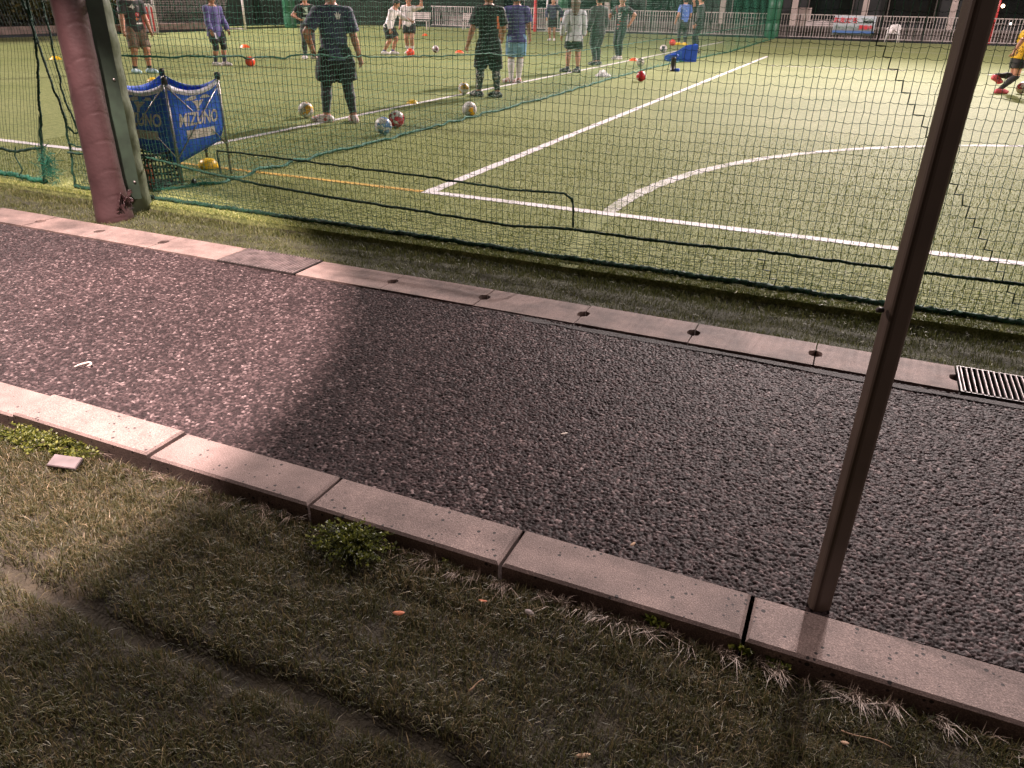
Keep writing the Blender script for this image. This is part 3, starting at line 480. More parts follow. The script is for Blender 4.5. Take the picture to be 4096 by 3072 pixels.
knots = [ND[rng.integers(2, ncol), rng.integers(2, 26)] for _ in range(14)]
v, q = tubes(paths, .0012); link('netting', quadmesh('netting', v, q), 'net', front)
# left-hand piece
nc2 = 62; ND2 = np.array([[np.array([edgeL(z)-(i*CW*.96)+rng.normal()*.0022, bel(-i*.1, z)-.01, z+rng.normal()*.003]) for z in ZR] for i in range(nc2)])
v, q = tubes([ND2[:, j] for j in range(nrow+1)], .0006); link('netting', quadmesh('netting', v, q), 'net', front)
paths = [ND2[i] for i in range(nc2)]
for k in range(10): paths.append(np.array([[-6.43-.02*k, 0, .02], [-6.36-.006*k, 0, .20+.012*k], [edgeL(.5), 0, .5+.01*k]]))
v, q = tubes(paths, .00135); link('netting', quadmesh('netting', v, q), 'net', front)
def Rp(name, pts, rad, fray=1., wob=.002, m='rope', par=front): return rope(name, pts, rad, m, par, fray, wob)
bx = np.linspace(-6.08, 2.4, 60); Rp('foot_rope', np.c_[bx, .015+.006*np.sin(bx*1.1), np.full(60, .016)], .016, 1.6, .003)
bx = np.linspace(-9.0, -6.44, 24); Rp('foot_rope', np.c_[bx, np.full(24, .0), .02+.02*np.exp(-((bx+7)/.4)**2)], .020, 1.6, .007, 'rope2')
bx = np.linspace(-6.05, 2.4, 90); Rp('middle_rope', np.c_[bx, bel(bx, .2)-.008, ropeA_z(bx)], .0088, .8, .0015)
Rp('patch_rope', [(-4.407, -.005, .29), (-4.412, -.005, .40), (-4.415, -.005, .461), (-4.05, 0, .456), (-3.33, 0, .446), (-2.585, 0, .438), (-1.99, 0, .415), (-1.62, 0, .43), (-1.565, 0, .40), (-1.548, 0, .32), (-1.553, 0, .225)], .0066, .9, .002)
Rp('side_rope', [(-6.15, -.01, 2.2), (-6.148, -.01, 1.448), (-6.108, -.01, 1.219), (-6.128, -.01, 1.092), (-6.242, -.01, .709), (-6.34, -.01, .383), (-6.43, -.01, .03)], .0095, .5, .004)
Rp('side_rope', [(-6.14, .01, 2.2), (-6.12, .01, 1.3), (-6.11, .01, 1.05), (-6.066, .01, .872), (-6.015, .01, .567), (-6.039, .01, .285), (-6.08, .01, .02)], .0085, 1., .005)
Rp('loose_rope', [(-5.985, .02, 2.), (-5.979, .02, 1.45), (-5.966, .02, 1.223), (-5.981, .02, .987), (-5.974, .02, .725), (-5.91, .02, .535), (-5.90, .02, .48), (-5.95, .02, .46), (-6.0, .02, .52)], .0075, .3, .003)
Rp('tie_rope', [(-9, -.01, .25), (-6.917, -.01, .258), (-6.7, -.01, .262), (-6.55, -.01, .285), (-6.366, -.01, .319)], .011, .9, .007)
Rp('tie_rope', [(-6.02, -.01, .385), (-5.93, -.01, .365), (-5.85, 0, .36)], .006, .4, .003)
Rp('rope_tail', [(-6.68, -.02, .30), (-6.70, -.03, .22), (-6.65, -.03, .12), (-6.70, -.03, .05)], .005, .6, .004)
for k in range(3):                                                    # frayed green tufts
    p = [(-6.33, -.01, .22), (-6.32, -.01, .16), (-6.34, -.01, .11)][k]; xyz = rng.normal(size=(170, 3))*np.array([.035, .02, .05])+np.array(p); e = xyz+rng.normal(size=(170, 3))*.035; w = rng.normal(size=(170, 3))*.0012
    link('frayed_tuft', quadmesh('frayed_tuft', np.stack([xyz-w, xyz+w, e+w, e-w], 1).reshape(-1, 3), np.arange(680).reshape(-1, 4)), 'rope2', front)
# repair seam: a staircase of thicker twine following the meshes
def nearest(x, z): 
    d = np.hypot(ND[:, :, 0]-x, ND[:, :, 2]-z); return np.unravel_index(d.argmin(), d.shape)
def seam(a, b):
    i, j = nearest(*a); i1, j1 = nearest(*b); P = [ND[i, j]]; tgl = True
    while (i < min(i1, ncol) or j > max(j1, 0)) and len(P) < 90:
        if tgl and i < ncol: i += 1
        elif j > 0: j -= 1
        P.append(ND[i, j]); tgl = not tgl
    v, q = tubes([np.array(P)+np.array([0, -.004, 0])], .0042, 5); link('mending_twine', quadmesh('mending_twine', v, q), 'net', front)
seam((-.10, 1.42), (.95, .47)); seam((-.387, .187), (-.20, .02))
for z, rr in ((1.62, .040), (2.4, .020)): MB().tube([(x, 0, z) for x in np.linspace(-9, 9, 12)], rr, 8).build('support_cable', 'dkgreen', front)
# divider net across the pitch
div = empty('divider_net', (-5.2, 4.8, 0), 0, 'bright green divider net running away across the pitch, rope wavy at knee height', 'net')
dy = .045; nl = int(43/dy); zr = np.r_[.0, .03, .05, .08, np.arange(.12, 2.7, .05)]
def dofs(y): return np.interp(y, [0, .5, 1, 3, 8, 12, 17, 26, 45], [-.28, 0, -.04, 0, .04, -.12, -.2, .25, 0])
paths = []; yy = np.arange(nl)*dy
for i in range(0, nl):
    y = yy[i]
    if y > 14 and i % 2: continue
    a = .05*np.exp(-zr/.12); P = np.c_[dofs(y)+.02*np.sin(y*2.3+zr*3)+a*rng.normal(size=len(zr))*.6+.06*np.exp(-zr/.07), y+rng.normal(size=len(zr))*.004+a*rng.normal(size=len(zr))*.5, zr+.012]
    paths.append(P)
for j, z in enumerate(zr):
    sg = np.abs((yy/dy*.5) % 1-.5)*.0; drop = np.where(np.arange(nl) % 2 == 0, 0, -.009-.004*rng.random(nl)); o = .05*math.exp(-z/.12)
    P = np.c_[dofs(yy)+.02*np.sin(yy*2.3+z*3)+o*rng.normal(size=nl)*.5+.06*math.exp(-z/.07), yy, z+.012+drop+rng.normal(size=nl)*.004]; paths.append(P)
v, q = tubes(paths, .0014); link('netting', quadmesh('netting', v, q), 'net2', div)
y_ = np.linspace(0, 43, 260); rope('foot_rope', np.c_[dofs(y_)+.07, y_, np.full(260, .02)], .014, 'rope2', div, 1.4, .010, .03)
wv = [(505, 215), (600, 226), (700, 228), (850, 224), (1000, 225), (1130, 230), (1250, 215), (1330, 228), (1420, 225), (1560, 230), (1700, 225), (1950, 215), (2020, 222), (2100, 222), (2180, 222), (2279, 205), (2330, 203), (2450, 185), (2540, 178), (2650, 160), (2740, 148)]
wp = []
for p in wv:
    y, z = PX(*p, -5.2); wp.append((dofs(y-4.8)+.0, y-4.8, z))
wp.append((.2, 26, .75)); wp.append((0, 40, .8)); rope('wavy_rope', wp, .0075, 'rope2', div, 1.6, .007, .02)
# ------------------------------------------------------------------ implicit figures
def surfnet(F, lo, h):
    s = F < 0; nx, ny, nz = F.shape; c = [(0, 0, 0), (1, 0, 0), (0, 1, 0), (1, 1, 0), (0, 0, 1), (1, 0, 1), (0, 1, 1), (1, 1, 1)]
    def sl(A, o): return A[o[0]:nx-1+o[0], o[1]:ny-1+o[1], o[2]:nz-1+o[2]]
    cnt = sum(sl(s, o).astype(np.int8) for o in c); act = (cnt > 0) & (cnt < 8); I = np.argwhere(act); idm = -np.ones(act.shape, np.int32); idm[act] = np.arange(len(I))
    val = np.stack([F[I[:, 0]+o[0], I[:, 1]+o[1], I[:, 2]+o[2]] for o in c], 1); acc = np.zeros((len(I), 3)); n = np.zeros(len(I))
    for a in range(8):
        for b in range(a+1, 8):
            d = np.abs(np.subtract(c[a], c[b])).sum()
            if d != 1: continue
            va, vb = val[:, a], val[:, b]; k = (va < 0) != (vb < 0); t = np.where(k, va/(va-vb+1e-12), 0)[:, None]; acc += np.where(k[:, None], np.array(c[a])+t*(np.array(c[b])-np.array(c[a])), 0); n += k
    V = (I+acc/n[:, None])*h+lo; Q = []
    for ax in range(3):
        o1, o2 = [(1, 2), (2, 0), (0, 1)][ax]; A = np.take(s, range(0, F.shape[ax]-1), ax); B = np.take(s, range(1, F.shape[ax]), ax); E = np.argwhere(A != B); E = E[(E[:, o1] > 0) & (E[:, o2] > 0) & (E[:, o1] < F.shape[o1]-1) & (E[:, o2] < F.shape[o2]-1)]
        e1 = np.zeros(3, int); e1[o1] = 1; e2 = np.zeros(3, int); e2[o2] = 1
        def gi(P): return idm[P[:, 0], P[:, 1], P[:, 2]]
        qd = np.stack([gi(E-e1-e2), gi(E-e2), gi(E), gi(E-e1)], 1); fl = s[E[:, 0], E[:, 1], E[:, 2]]; qd[~fl] = qd[~fl][:, ::-1]; Q.append(qd)
    return V, np.concatenate(Q)
class Fld:
    def __init__(s, lo, hi, h):
        s.lo = np.array(lo, float)-2*h; s.h = h; s.n = np.ceil((np.array(hi)+2*h-s.lo)/h).astype(int)+1; s.F = np.full(s.n, .5, np.float32)
    def cone(s, a, b, ra, rb, k=.012, sq=None, clip=None):
        a, b = np.array(a, float), np.array(b, float); R = max(ra, rb)+k+2*s.h; lo = np.minimum(a, b)-R; hi = np.maximum(a, b)+R
        i0 = np.clip(np.floor((lo-s.lo)/s.h).astype(int), 0, s.n); i1 = np.clip(np.ceil((hi-s.lo)/s.h).astype(int)+1, 0, s.n)
        if np.any(i1 <= i0): return
        g = np.meshgrid(*[s.lo[d]+s.h*np.arange(i0[d], i1[d]) for d in range(3)], indexing='ij'); p = np.stack(g, -1)-a; ab = b-a
        if sq is not None: f, m = sq; p = p+np.einsum('...i,i->...', p, f)[..., None]*f*(m-1); ab = ab+f*(ab@f)*(m-1)
        t = np.clip(np.einsum('...i,i->...', p, ab)/max(ab@ab, 1e-9), 0, 1); d = np.linalg.norm(p-t[..., None]*ab, axis=-1)-(ra+(rb-ra)*t)
        if clip is not None:
            for (c0, cn) in clip: d = np.maximum(d, (g[0]-c0[0])*cn[0]+(g[1]-c0[1])*cn[1]+(g[2]-c0[2])*cn[2])
        sub = s.F[i0[0]:i1[0], i0[1]:i1[1], i0[2]:i1[2]]; hh = np.maximum(k-np.abs(sub-d), 0)/k; sub[...] = np.minimum(sub, d)-hh*hh*k*.25
    def grid(s): return np.meshgrid(*[s.lo[d]+s.h*np.arange(s.n[d]) for d in range(3)], indexing='ij')
    def plane(s, c0, n):
        g = s.grid(); s.F = np.maximum(s.F, (g[0]-c0[0])*n[0]+(g[1]-c0[1])*n[1]+(g[2]-c0[2])*n[2]).astype(np.float32)
    def wrinkle(s, amp, w, seed):
        g = s.grid(); r_ = np.random.default_rng(seed); o = 0
        for k in range(5): d = r_.normal(size=3)*np.array([1, 1, .8]); o = o+np.sin((g[0]*d[0]+g[1]*d[1]+g[2]*d[2])*w*(.6+.5*k)+r_.uniform(0, 6))/(1+.5*k)
        s.F = (s.F+amp*o*.5).astype(np.float32)
    def mesh(s, name): return quadmesh(name, *surfnet(s.F, s.lo, s.h))
def ik(a, b, l1, l2, pole):
    d = b-a; D = min(np.linalg.norm(d), (l1+l2)*.999); u = d/np.linalg.norm(d); x = (l1*l1-l2*l2+D*D)/(2*D); y = math.sqrt(max(l1*l1-x*x, 1e-8)); p = pole-u*(pole@u); p /= np.linalg.norm(p)+1e-9; return a+u*x+p*y, a+u*D
def unit(v): v = np.array(v, float); return v/np.linalg.norm(v)
def textmesh(body, size, bold=0.):
    c = bpy.data.curves.new('lettering', 'FONT'); c.body = body; c.size = size; c.align_x = 'CENTER'; c.align_y = 'CENTER'; c.offset = bold; c.resolution_u = 3
    o = bpy.data.objects.new('lettering', c); COL.objects.link(o); dg = bpy.context.evaluated_depsgraph_get(); me = bpy.data.meshes.new_from_object(o.evaluated_get(dg)); bpy.data.objects.remove(o); bpy.data.curves.remove(c); return me
def decal(name, me, target, org, u, v, dirn, m, parent, off=.004):
    """lay flat lettering me onto mesh target by shooting along dirn"""
    bm = [vv.co.copy() for vv in target.vertices]; tr = BVHTree.FromPolygons(bm, [tuple(p.vertices) for p in target.polygons]); out = []
    for w in me.vertices:
        p = Vector(org)+Vector(u)*w.co.x+Vector(v)*w.co.y; h_ = tr.ray_cast(p-Vector(dirn)*.5, Vector(dirn)); p = (h_[0] if h_[0] is not None else p)-Vector(dirn)*off; out += p[:]
    me.vertices.foreach_set('co', out); me.update(); return link(name, me, m, parent)
def polymesh(polys):
    v, f = [], []
    for P in polys:
        n = len(v); v += [(x, y, 0) for x, y in P]; f.append(tuple(range(n, n+len(P))))
    return mesh('print', v, f)
PN = [0]
def person(px, az, Ht, outfit, label, lean=(0, .03), turn=0., feet=((.062, 0), (-.062, .02)), toes=(12, -12), hands=((.055, .03, -.30), (-.055, .03, -.30)), elbow=((.35, -1, 0), (-.35, -1, 0)), ank=(.045, .045), hipx=0., hipz=.515, head=(0, .02), vox=.011, knee=(0, 0), face=0., hairstyle='short', hairm='hair', prints=(), held=None, group='footballers training behind the net', build=1.):
    PN[0] += 1; pos = G(*px) if not isinstance(px, tuple) or len(px) == 2 and abs(px[0]) > 30 else px
    root = empty('person', (pos[0], pos[1], .003), -math.radians(az), label, 'person', group); S = Ht; A = lambda *t: np.array(t, float)*S
    up = unit((lean[0], lean[1], 1)); ca_, sa_ = math.cos(math.radians(turn)), math.sin(math.radians(turn)); rt = unit(np.array([ca_, -sa_, 0])); rt = unit(rt-up*(rt@up)); fw = np.cross(up, rt); fw = unit(fw)
    P = A(hipx, 0, hipz); C = P+up*.30*S; Wst = P+up*.10*S; sh = [C+rt*.108*S*build-up*.024*S, C-rt*.108*S*build-up*.024*S]; nk = C+up*.035*S
    hup = unit((lean[0]*.5+head[0], lean[1]*.5+head[1], 1)); cf_, sf_ = math.cos(math.radians(face)), math.sin(math.radians(face)); hr = unit(np.array([cf_, -sf_, 0])); hr = unit(hr-hup*(hr@hup)); hf = np.cross(hup, hr); hc = nk+hup*.085*S
    hip = [P+A(.050, 0, -.012), P+A(-.050, 0, -.012)]; an = [np.array([feet[0][0]*S, feet[0][1]*S, ank[0]*S]), np.array([feet[1][0]*S, feet[1][1]*S, ank[1]*S])]
    kn = []
    for i in range(2): k_, a_ = ik(hip[i], an[i], .238*S, .238*S, np.array([(.1 if i == 0 else -.1)+knee[i], 1., 0])); kn.append(k_); an[i] = a_
    el, wr = [], []
    for i in range(2): e_, w_ = ik(sh[i], sh[i]+np.array(hands[i])*S, .163*S, .150*S, np.array(elbow[i], float)); el.append(e_); wr.append(w_)
    td = [np.array([math.sin(math.radians(toes[i])), math.cos(math.radians(toes[i])), 0]) for i in range(2)]; pit = [max(0, (ank[i]-.05))*3.0 for i in range(2)]
    toe = [an[i]+td[i]*.105*S*math.cos(min(pit[i], 1.2))+np.array([0, 0, -.028*S-.10*S*math.sin(min(pit[i], 1.2))]) for i in range(2)]; heel = [an[i]-td[i]*.028*S+np.array([0, 0, -.026*S]) for i in range(2)]
    allp = np.array([P, C, hc+hup*.09*S, *sh, *el, *wr, *kn, *an, *toe, *heel]+[wr[i]+unit(wr[i]-el[i])*.11*S for i in range(2)]); lo, hi = allp.min(0)-.13*S, allp.max(0)+.13*S; lo[2] = max(lo[2], -.03); B = build
    def torso(f, g=0., flare=0., k=.03):
        sq = (fw, 1.42)
        f.cone(P-up*.02*S, Wst, .088*S*B+g+flare, .080*S*B+g+flare*.5, k, sq); f.cone(Wst, P+up*.235*S, .080*S*B+g+flare*.5, .094*S*B+g, k, sq); f.cone(sh[0]*.62+sh[1]*.38+up*-.02*S, sh[1]*.62+sh[0]*.38+up*-.02*S, .058*S+g, .058*S+g, k, (fw, 1.2)); [f.cone(C+up*.006*S, sh[i], .050*S+g*.7, .040*S+g, k) for i in range(2)]; f.cone(C-up*.02*S, nk+up*.01*S, .05*S+g*.6, .036*S+g*.5, k)
    def leg(f, i, t0, t1, g=0., fl=0.):
        def rad(t): return np.interp(t, [0, .3, 1, 1.12, 1.35, 1.75, 2], [.060, .057, .039, .037, .0385, .026, .0235])*S
        pt_ = lambda t: hip[i]+(kn[i]-hip[i])*t if t <= 1 else kn[i]+(an[i]-kn[i])*(t-1); ts = sorted(set([t0]+[t for t in (.3, 1, 1.12, 1.35, 1.75) if t0 < t < t1]+[t1]))
        dn = unit(kn[i]-hip[i]) if t1 <= 1 else unit(an[i]-kn[i]); d0 = unit(hip[i]-kn[i]) if t0 < 1 else unit(kn[i]-an[i])
        for a, b in zip(ts, ts[1:]):
            cl = []
            if b == t1 and t1 < 1.98: cl.append((pt_(t1), dn))
            if a == t0 and t0 > .05: cl.append((pt_(t0), d0))
            bk = lambda t: np.array([0, -.010*S*math.exp(-((t-1.35)/.25)**2), 0]); f.cone(pt_(a)+bk(a), pt_(b)+bk(b), rad(a)+g+fl*a/max(t1, .01), rad(b)+g+fl*b/max(t1, .01), .014, None, cl or None)
    def arm(f, i, t0, t1, g=0., fl=0.):
        def rad(t): return np.interp(t, [0, .35, 1, 1.25, 2], [.041, .034, .0265, .0275, .0185])*S
        pt_ = lambda t: sh[i]+(el[i]-sh[i])*t if t <= 1 else el[i]+(wr[i]-el[i])*(t-1); ts = sorted(set([t0]+[t for t in (.35, 1, 1.25) if t0 < t < t1]+[t1])); dn = unit(el[i]-sh[i]) if t1 <= 1 else unit(wr[i]-el[i])
        for a, b in zip(ts, ts[1:]): f.cone(pt_(a), pt_(b), rad(a)+g+fl*a/t1, rad(b)+g+fl*b/t1, .014, None, [(pt_(t1), dn)] if b == t1 and t1 < 1.98 else None)
    def foot(f, i, g=0.):
        f.cone(an[i], heel[i], .024*S+g, .026*S+g, .012); f.cone(heel[i], toe[i]-td[i]*.03*S, .024*S+g, .023*S+g, .012); f.cone(an[i]+td[i]*.01*S-np.array([0, 0, .004*S]), toe[i]-td[i]*.01*S, .024*S+g, .017*S+g, .016); f.cone(toe[i]-td[i]*.04*S, toe[i], .026*S+g, .0165*S+g, .012)
    body = Fld(lo, hi, vox); torso(body, -.004)
    for i in range(2):
        leg(body, i, 0, 2); arm(body, i, 0, 2); foot(body, i)
        d = unit(wr[i]-el[i]); sd = unit(np.cross(d, fw if abs(d@fw) < .8 else up)); sd = sd if i == 0 else -sd; pal = unit(np.cross(d, sd)); W0 = wr[i]; body.cone(W0, W0+d*.045*S, .017*S, .019*S, .01, (pal, 1.5))
        if pal@(fw+rt*(-.3 if i == 0 else .3)) < 0: pal = -pal
        for j, (o, l) in enumerate(((-.018, .038), (-.006, .044), (.006, .041), (.017, .032))):
            b0 = W0+d*.045*S+pal*o*S; m0 = b0+(d*.9+(-sd)*.35)*l*.55*S; e0 = m0+(d*.6-sd*.75)*l*.5*S; body.cone(b0, m0, .0062*S, .0058*S, .003); body.cone(m0, e0, .0058*S, .0048*S, .003)
        b0 = W0+d*.016*S+pal*.016*S; body.cone(b0, b0+d*.026*S+pal*.020*S-sd*.006*S, .0085*S, .0068*S, .004); body.cone(b0+d*.026*S+pal*.020*S-sd*.006*S, b0+d*.046*S+pal*.018*S-sd*.014*S, .0068*S, .0055*S, .004)
    body.cone(nk-up*.02*S, hc-hup*.04*S, .036*S, .033*S, .012); body.cone(hc-hup*.012*S, hc+hup*.018*S-hf*.008*S, .056*S, .062*S, .02, (hr, 1.14)); body.cone(hc-hup*.03*S+hf*.012*S, hc-hup*.048*S+hf*.034*S, .040*S, .022*S, .02, (hr, 1.1)); body.cone(hc-hup*.006*S+hf*.056*S, hc-hup*.020*S+hf*.066*S, .006*S, .010*S, .006)
    for sg in (1, -1): body.cone(hc+hr*sg*.054*S-hup*.004*S, hc+hr*sg*.060*S-hup*.026*S-hf*.004*S, .010*S, .007*S, .005)
    link('body', body.mesh('body'), 'skin', root, smooth=True); made = {}
    for gi, g in enumerate(outfit):
        kind, mt = g[0], g[1]; o = g[2] if len(g) > 2 else {}; nm = o.get('name', kind)
        if kind == 'shirt':
            f = Fld(lo, hi, vox); inf = o.get('inf', .016); torso(f, inf, o.get('flare', .012)); hm = o.get('hem', -.05)
            if hm < -.03: f.cone(P-up*.02*S, P+up*(hm-.06)*S, .088*S*B+inf+o.get('flare', .012), .095*S*B+inf+o.get('flare', .012)*1.6, .03, (fw, 1.35))
            for i in range(2): arm(f, i, 0, o.get('sleeve', .62), o.get('ainf', .014), o.get('afl', .012))
            f.wrinkle(o.get('wr', .008), 22., gi+PN[0]*7); f.plane(P+up*hm*S, -up); f.plane(nk-up*.008*S, unit(up+fw*.25)); me = f.mesh(nm)
        elif kind in ('shorts', 'trousers', 'leggings'):
            f = Fld(lo, hi, vox); inf = o.get('inf', .012 if kind != 'leggings' else .004); t1 = o.get('to', .75 if kind == 'shorts' else 1.9); sq = (fw, 1.35); f.cone(P-up*.045*S, P+up*.05*S, .088*S*B+inf, .080*S*B+inf, .03, sq)
            for i in range(2): leg(f, i, 0, t1, inf, o.get('fl', .02 if kind == 'shorts' else .003))
            f.wrinkle(o.get('wr', .006 if kind != 'leggings' else .002), 26., gi+PN[0]*5); f.plane(P+up*.07*S, up); me = f.mesh(nm)
        elif kind == 'hair':
            f = Fld(hc-.2*S, hc+.16*S, vox*.8); f.cone(hc-hup*.006*S-hf*.004*S, hc+hup*.022*S-hf*.010*S, .062*S, .068*S, .02, (hr, 1.12)); f.plane(hc+hf*.030*S, unit(hf*1.0-hup*.75)); f.plane(hc-hup*.045*S, -hup+hf*.0)
            if hairstyle == 'long': f.cone(hc-hf*.02*S, hc-hf*.045*S-hup*.13*S, .064*S, .045*S, .03, (hr, .95))
            f.wrinkle(.006, 70., 3); me = f.mesh('hair')
        elif kind in ('sock', 'shoe', 'sleeve', 'legging'):
            for i in range(2):
                if kind == 'shoe':
                    c0 = np.minimum.reduce([an[i], toe[i], heel[i]])-.07*S; c1 = np.maximum.reduce([an[i], toe[i], heel[i]])+.07*S; c0[2] = max(c0[2], -.02); f = Fld(c0, c1, vox*.7); foot(f, i, .010); f.plane(an[i]+np.array([0, 0, .012*S]), (0, 0, 1)); f.plane((0, 0, 0), (0, 0, -1))
                elif kind == 'sock': f = Fld(np.minimum(kn[i], an[i])-.1*S, np.maximum(kn[i], an[i])+.1*S, vox*.8); leg(f, i, o.get('from', 1.3), 2, .006)
                me = f.mesh(kind); link(kind, me, mt, root, smooth=True); made[kind] = me
            continue
        made[nm] = me; link(nm, me, mt, root, smooth=True)
    for pr in prints:                                                # (garment, side, x, z (of height), mesh, material, part name)
        gmn, side, x, z, pm_, mt, nm = pr; dirn = -fw if side == 'front' else fw; ux = -rt if side == 'front' else rt
        if side == 'right': dirn, ux = -rt, fw
        if side == 'left': dirn, ux = rt, -fw
        if gmn == 'shorts' or gmn == 'trousers': bse = P+rt*x*S+np.array([0, 0, (z-hipz)*S])
        else: bse = P+up*(z-hipz)*S+ux*x*S
        decal(nm, pm_, made[gmn], bse, ux, up, dirn, mt, root)
    return root, dict(wr=wr, el=el, an=an, P=P, S=S, hc=hc)
def rectp(w, h, x=0, y=0): return [(x-w/2, y-h/2), (x+w/2, y-h/2), (x+w/2, y+h/2), (x-w/2, y+h/2)]
def stripp(w, h, n=10, x=0, y=0): return [rectp(w/n, h, x-w/2+w*(i+.5)/n, y) for i in range(n)]
def grid_rect(w, h, nx=8, ny=8, x=0, y=0): return [rectp(w/nx, h/ny, x-w/2+w*(i+.5)/nx, y-h/2+h*(j+.5)/ny) for i in range(nx) for j in range(ny)]
def star(n, r0, r1): return [(r*math.cos(a), r*math.sin(a)) for i in range(n) for a, r in ((2*PI*i/n+PI/2, r0), (2*PI*(i+.5)/n+PI/2, r1))]
# ---- people
BACKGRP = None
T = lambda s, z, b=.004: textmesh(s, z, b)
# man in black tee, at the left
p1pr = [('shirt', 'front', .0, .745, T('BLACK', .085), 'print', 'print'), ('shirt', 'front', .03, .675, polymesh([star(8, .05, .035)]), 'redfab', 'print'), ('shirt', 'front', .03, .675, polymesh([star(6, .032, .016)]), 'print', 'print'), ('shirt', 'front', .02, .62, polymesh([star(5, .045, .02)]), 'orange', 'print'), ('shirt', 'front', .05, .575, polymesh(stripp(.16, .028)), 'print', 'print')]
p1pr[0] = ('shirt', 'front', -.01, .765, polymesh([[(-.13, .0), (-.06, -.012), (-.02, .03), (.0, .05), (.012, .02), (.10, .012), (.12, -.01), (.02, -.022), (0, -.06), (-.02, -.03)]]), 'print', 'print')
person((572, 292), 112, 1.68, [('shirt', 'charcoal', dict(hem=-.035, sleeve=.75, inf=.020, flare=.022)), ('shorts', 'tan', dict(to=.93, inf=.018, fl=.022)), ('sock', 'black', {'from': 1.8}), ('shoe', 'shoeblue'), ('hair', 'hair')], 'man in black printed tee shirt and khaki shorts beside the padded post', toes=(-10, -25), feet=((.085, -.01), (-.075, .05)), hands=((.07, .10, -.30), (-.05, .07, -.30)), prints=p1pr, vox=.012)
person((880, 263), 100, 1.55, [('shirt', 'purple', dict(hem=-.10, sleeve=1.97, inf=.03, flare=.03, ainf=.022, afl=.01)), ('shorts', 'black', dict(to=.72, inf=.02, fl=.03)), ('leggings', 'black', dict(to=1.18, inf=.006)), ('sock', 'navy', {'from': 1.5}), ('shoe', 'shoewhite'), ('hair', 'hair')], 'person in long violet top and black knee leggings near the orange ball', toes=(-8, -20), feet=((.06, -.02), (-.055, .05)), hands=((.05, .10, -.29), (-.05, .09, -.29)), prints=[('shorts', 'front', .07, .43, polymesh(grid_rect(.045, .13, 3, 6)), 'lgrey', 'print')], vox=.012)
person((1240, 235), 140, 1.60, [('shirt', 'black', dict(hem=.0, sleeve=.6, inf=.014)), ('trousers', 'charcoal', dict(to=1.93, inf=.008)), ('shoe', 'shoewhite'), ('hair', 'hair')], 'person in black with a pale green bib pulled up at the chest', toes=(25, -30), feet=((.075, .0), (-.06, .02)), hands=((.02, .12, -.17), (.04, .17, -.20)), elbow=((1, -.6, -.2), (-1, -.6, -.2)), prints=[('shirt', 'front', -.01, .745, polymesh(grid_rect(.13, .17, 6, 8)), 'bib', 'bib'), ('shirt', 'front', .01, .60, polymesh(grid_rect(.24, .14, 10, 6)), 'bib', 'bib')], vox=.013)
# the coach, nearest
crest = polymesh([[(-.022, -.035), (.022, -.035), (.03, .0), (.045, .03), (.02, .015), (.015, .05), (0, .02), (-.015, .055), (-.02, .018), (-.045, .032), (-.03, 0)]])
person((1362, 488), -42, 1.67, [('shirt', 'navy', dict(hem=-.055, sleeve=.82, inf=.022, flare=.014, ainf=.022, afl=.022, wr=.010)), ('shorts', 'black', dict(to=.80, inf=.030, fl=.050, wr=.010)), ('leggings', 'charcoal', dict(to=1.9, inf=.005)), ('shoe', 'shoered'), ('hair', 'hair')], 'man in navy tee, black shorts and leggings standing with his back turned, nearest of all', toes=(-6, -75), feet=((.105, -.045), (-.105, .02)), hands=((.075, -.015, -.305), (-.055, .04, -.255)), elbow=((.25, -1, 0), (-1, -.75, 0)), prints=[('shirt', 'back', .035, .775, crest, 'print', 'crest')], vox=.0075, build=1.04)
person((1560, 218), 82, 1.62, [('shirt', 'white', dict(hem=-.035, sleeve=1.95, inf=.02, flare=.02, ainf=.016)), ('shorts', 'black', dict(to=.85, inf=.018, fl=.03)), ('sock', 'violet2', {'from': 1.82}), ('shoe', 'shoewhite'), ('hair', 'hair')], 'stooping person in white long sleeves with black side stripe, reaching forward', lean=(0, .48), hipz=.485, feet=((.05, -.10), (-.06, .03)), toes=(10, -10), hands=((.06, -.02, -.30), (-.02, .27, -.15)), elbow=((.5, -1, 0), (-.3, -.3, -1)), head=(0, .25), vox=.013, prints=[('shirt', 'right', -.02, .66, polymesh([[(-.02, -.11), (.02, -.11), (.035, .09), (.0, .09)]]), 'black', 'stripe')])
person((1642, 216), 165, 1.60, [('shirt', 'white', dict(hem=-.035, sleeve=1.02, inf=.022, flare=.02, afl=.018)), ('shorts', 'black', dict(to=.62, inf=.02, fl=.025)), ('sock', 'white', {'from': 1.55}), ('shoe', 'shoewhite'), ('hair', 'hair')], 'person in white shirt with one arm raised, behind the orange ball', feet=((.045, .0), (-.045, .01)), hands=((.07, .03, -.30), (-.16, .05, .20)), elbow=((.35, -1, 0), (-1, .2, -.6)), vox=.013)
person((1955, 388), -30, 1.70, [('shirt', 'black', dict(hem=-.035, sleeve=.78, inf=.02, flare=.012, ainf=.020, afl=.02)), ('shorts', 'black', dict(to=1.0, inf=.022, fl=.034)), ('leggings', 'camo', dict(to=1.92, inf=.004)), ('shoe', 'shoeblk'), ('hair', 'hair')], 'person in black tee with orange patch on the back and patterned leggings', toes=(-42, -42), feet=((.085, -.035), (-.10, .05)), hands=((.045, .17, -.24), (-.10, .02, -.295)), prints=[('shirt', 'back', .085, .705, polymesh(stripp(.035, .10, 2, 0, .03)+stripp(.05, .11, 3, .012, -.06)), 'orange', 'print')], vox=.009, face=-15, hairstyle='short')
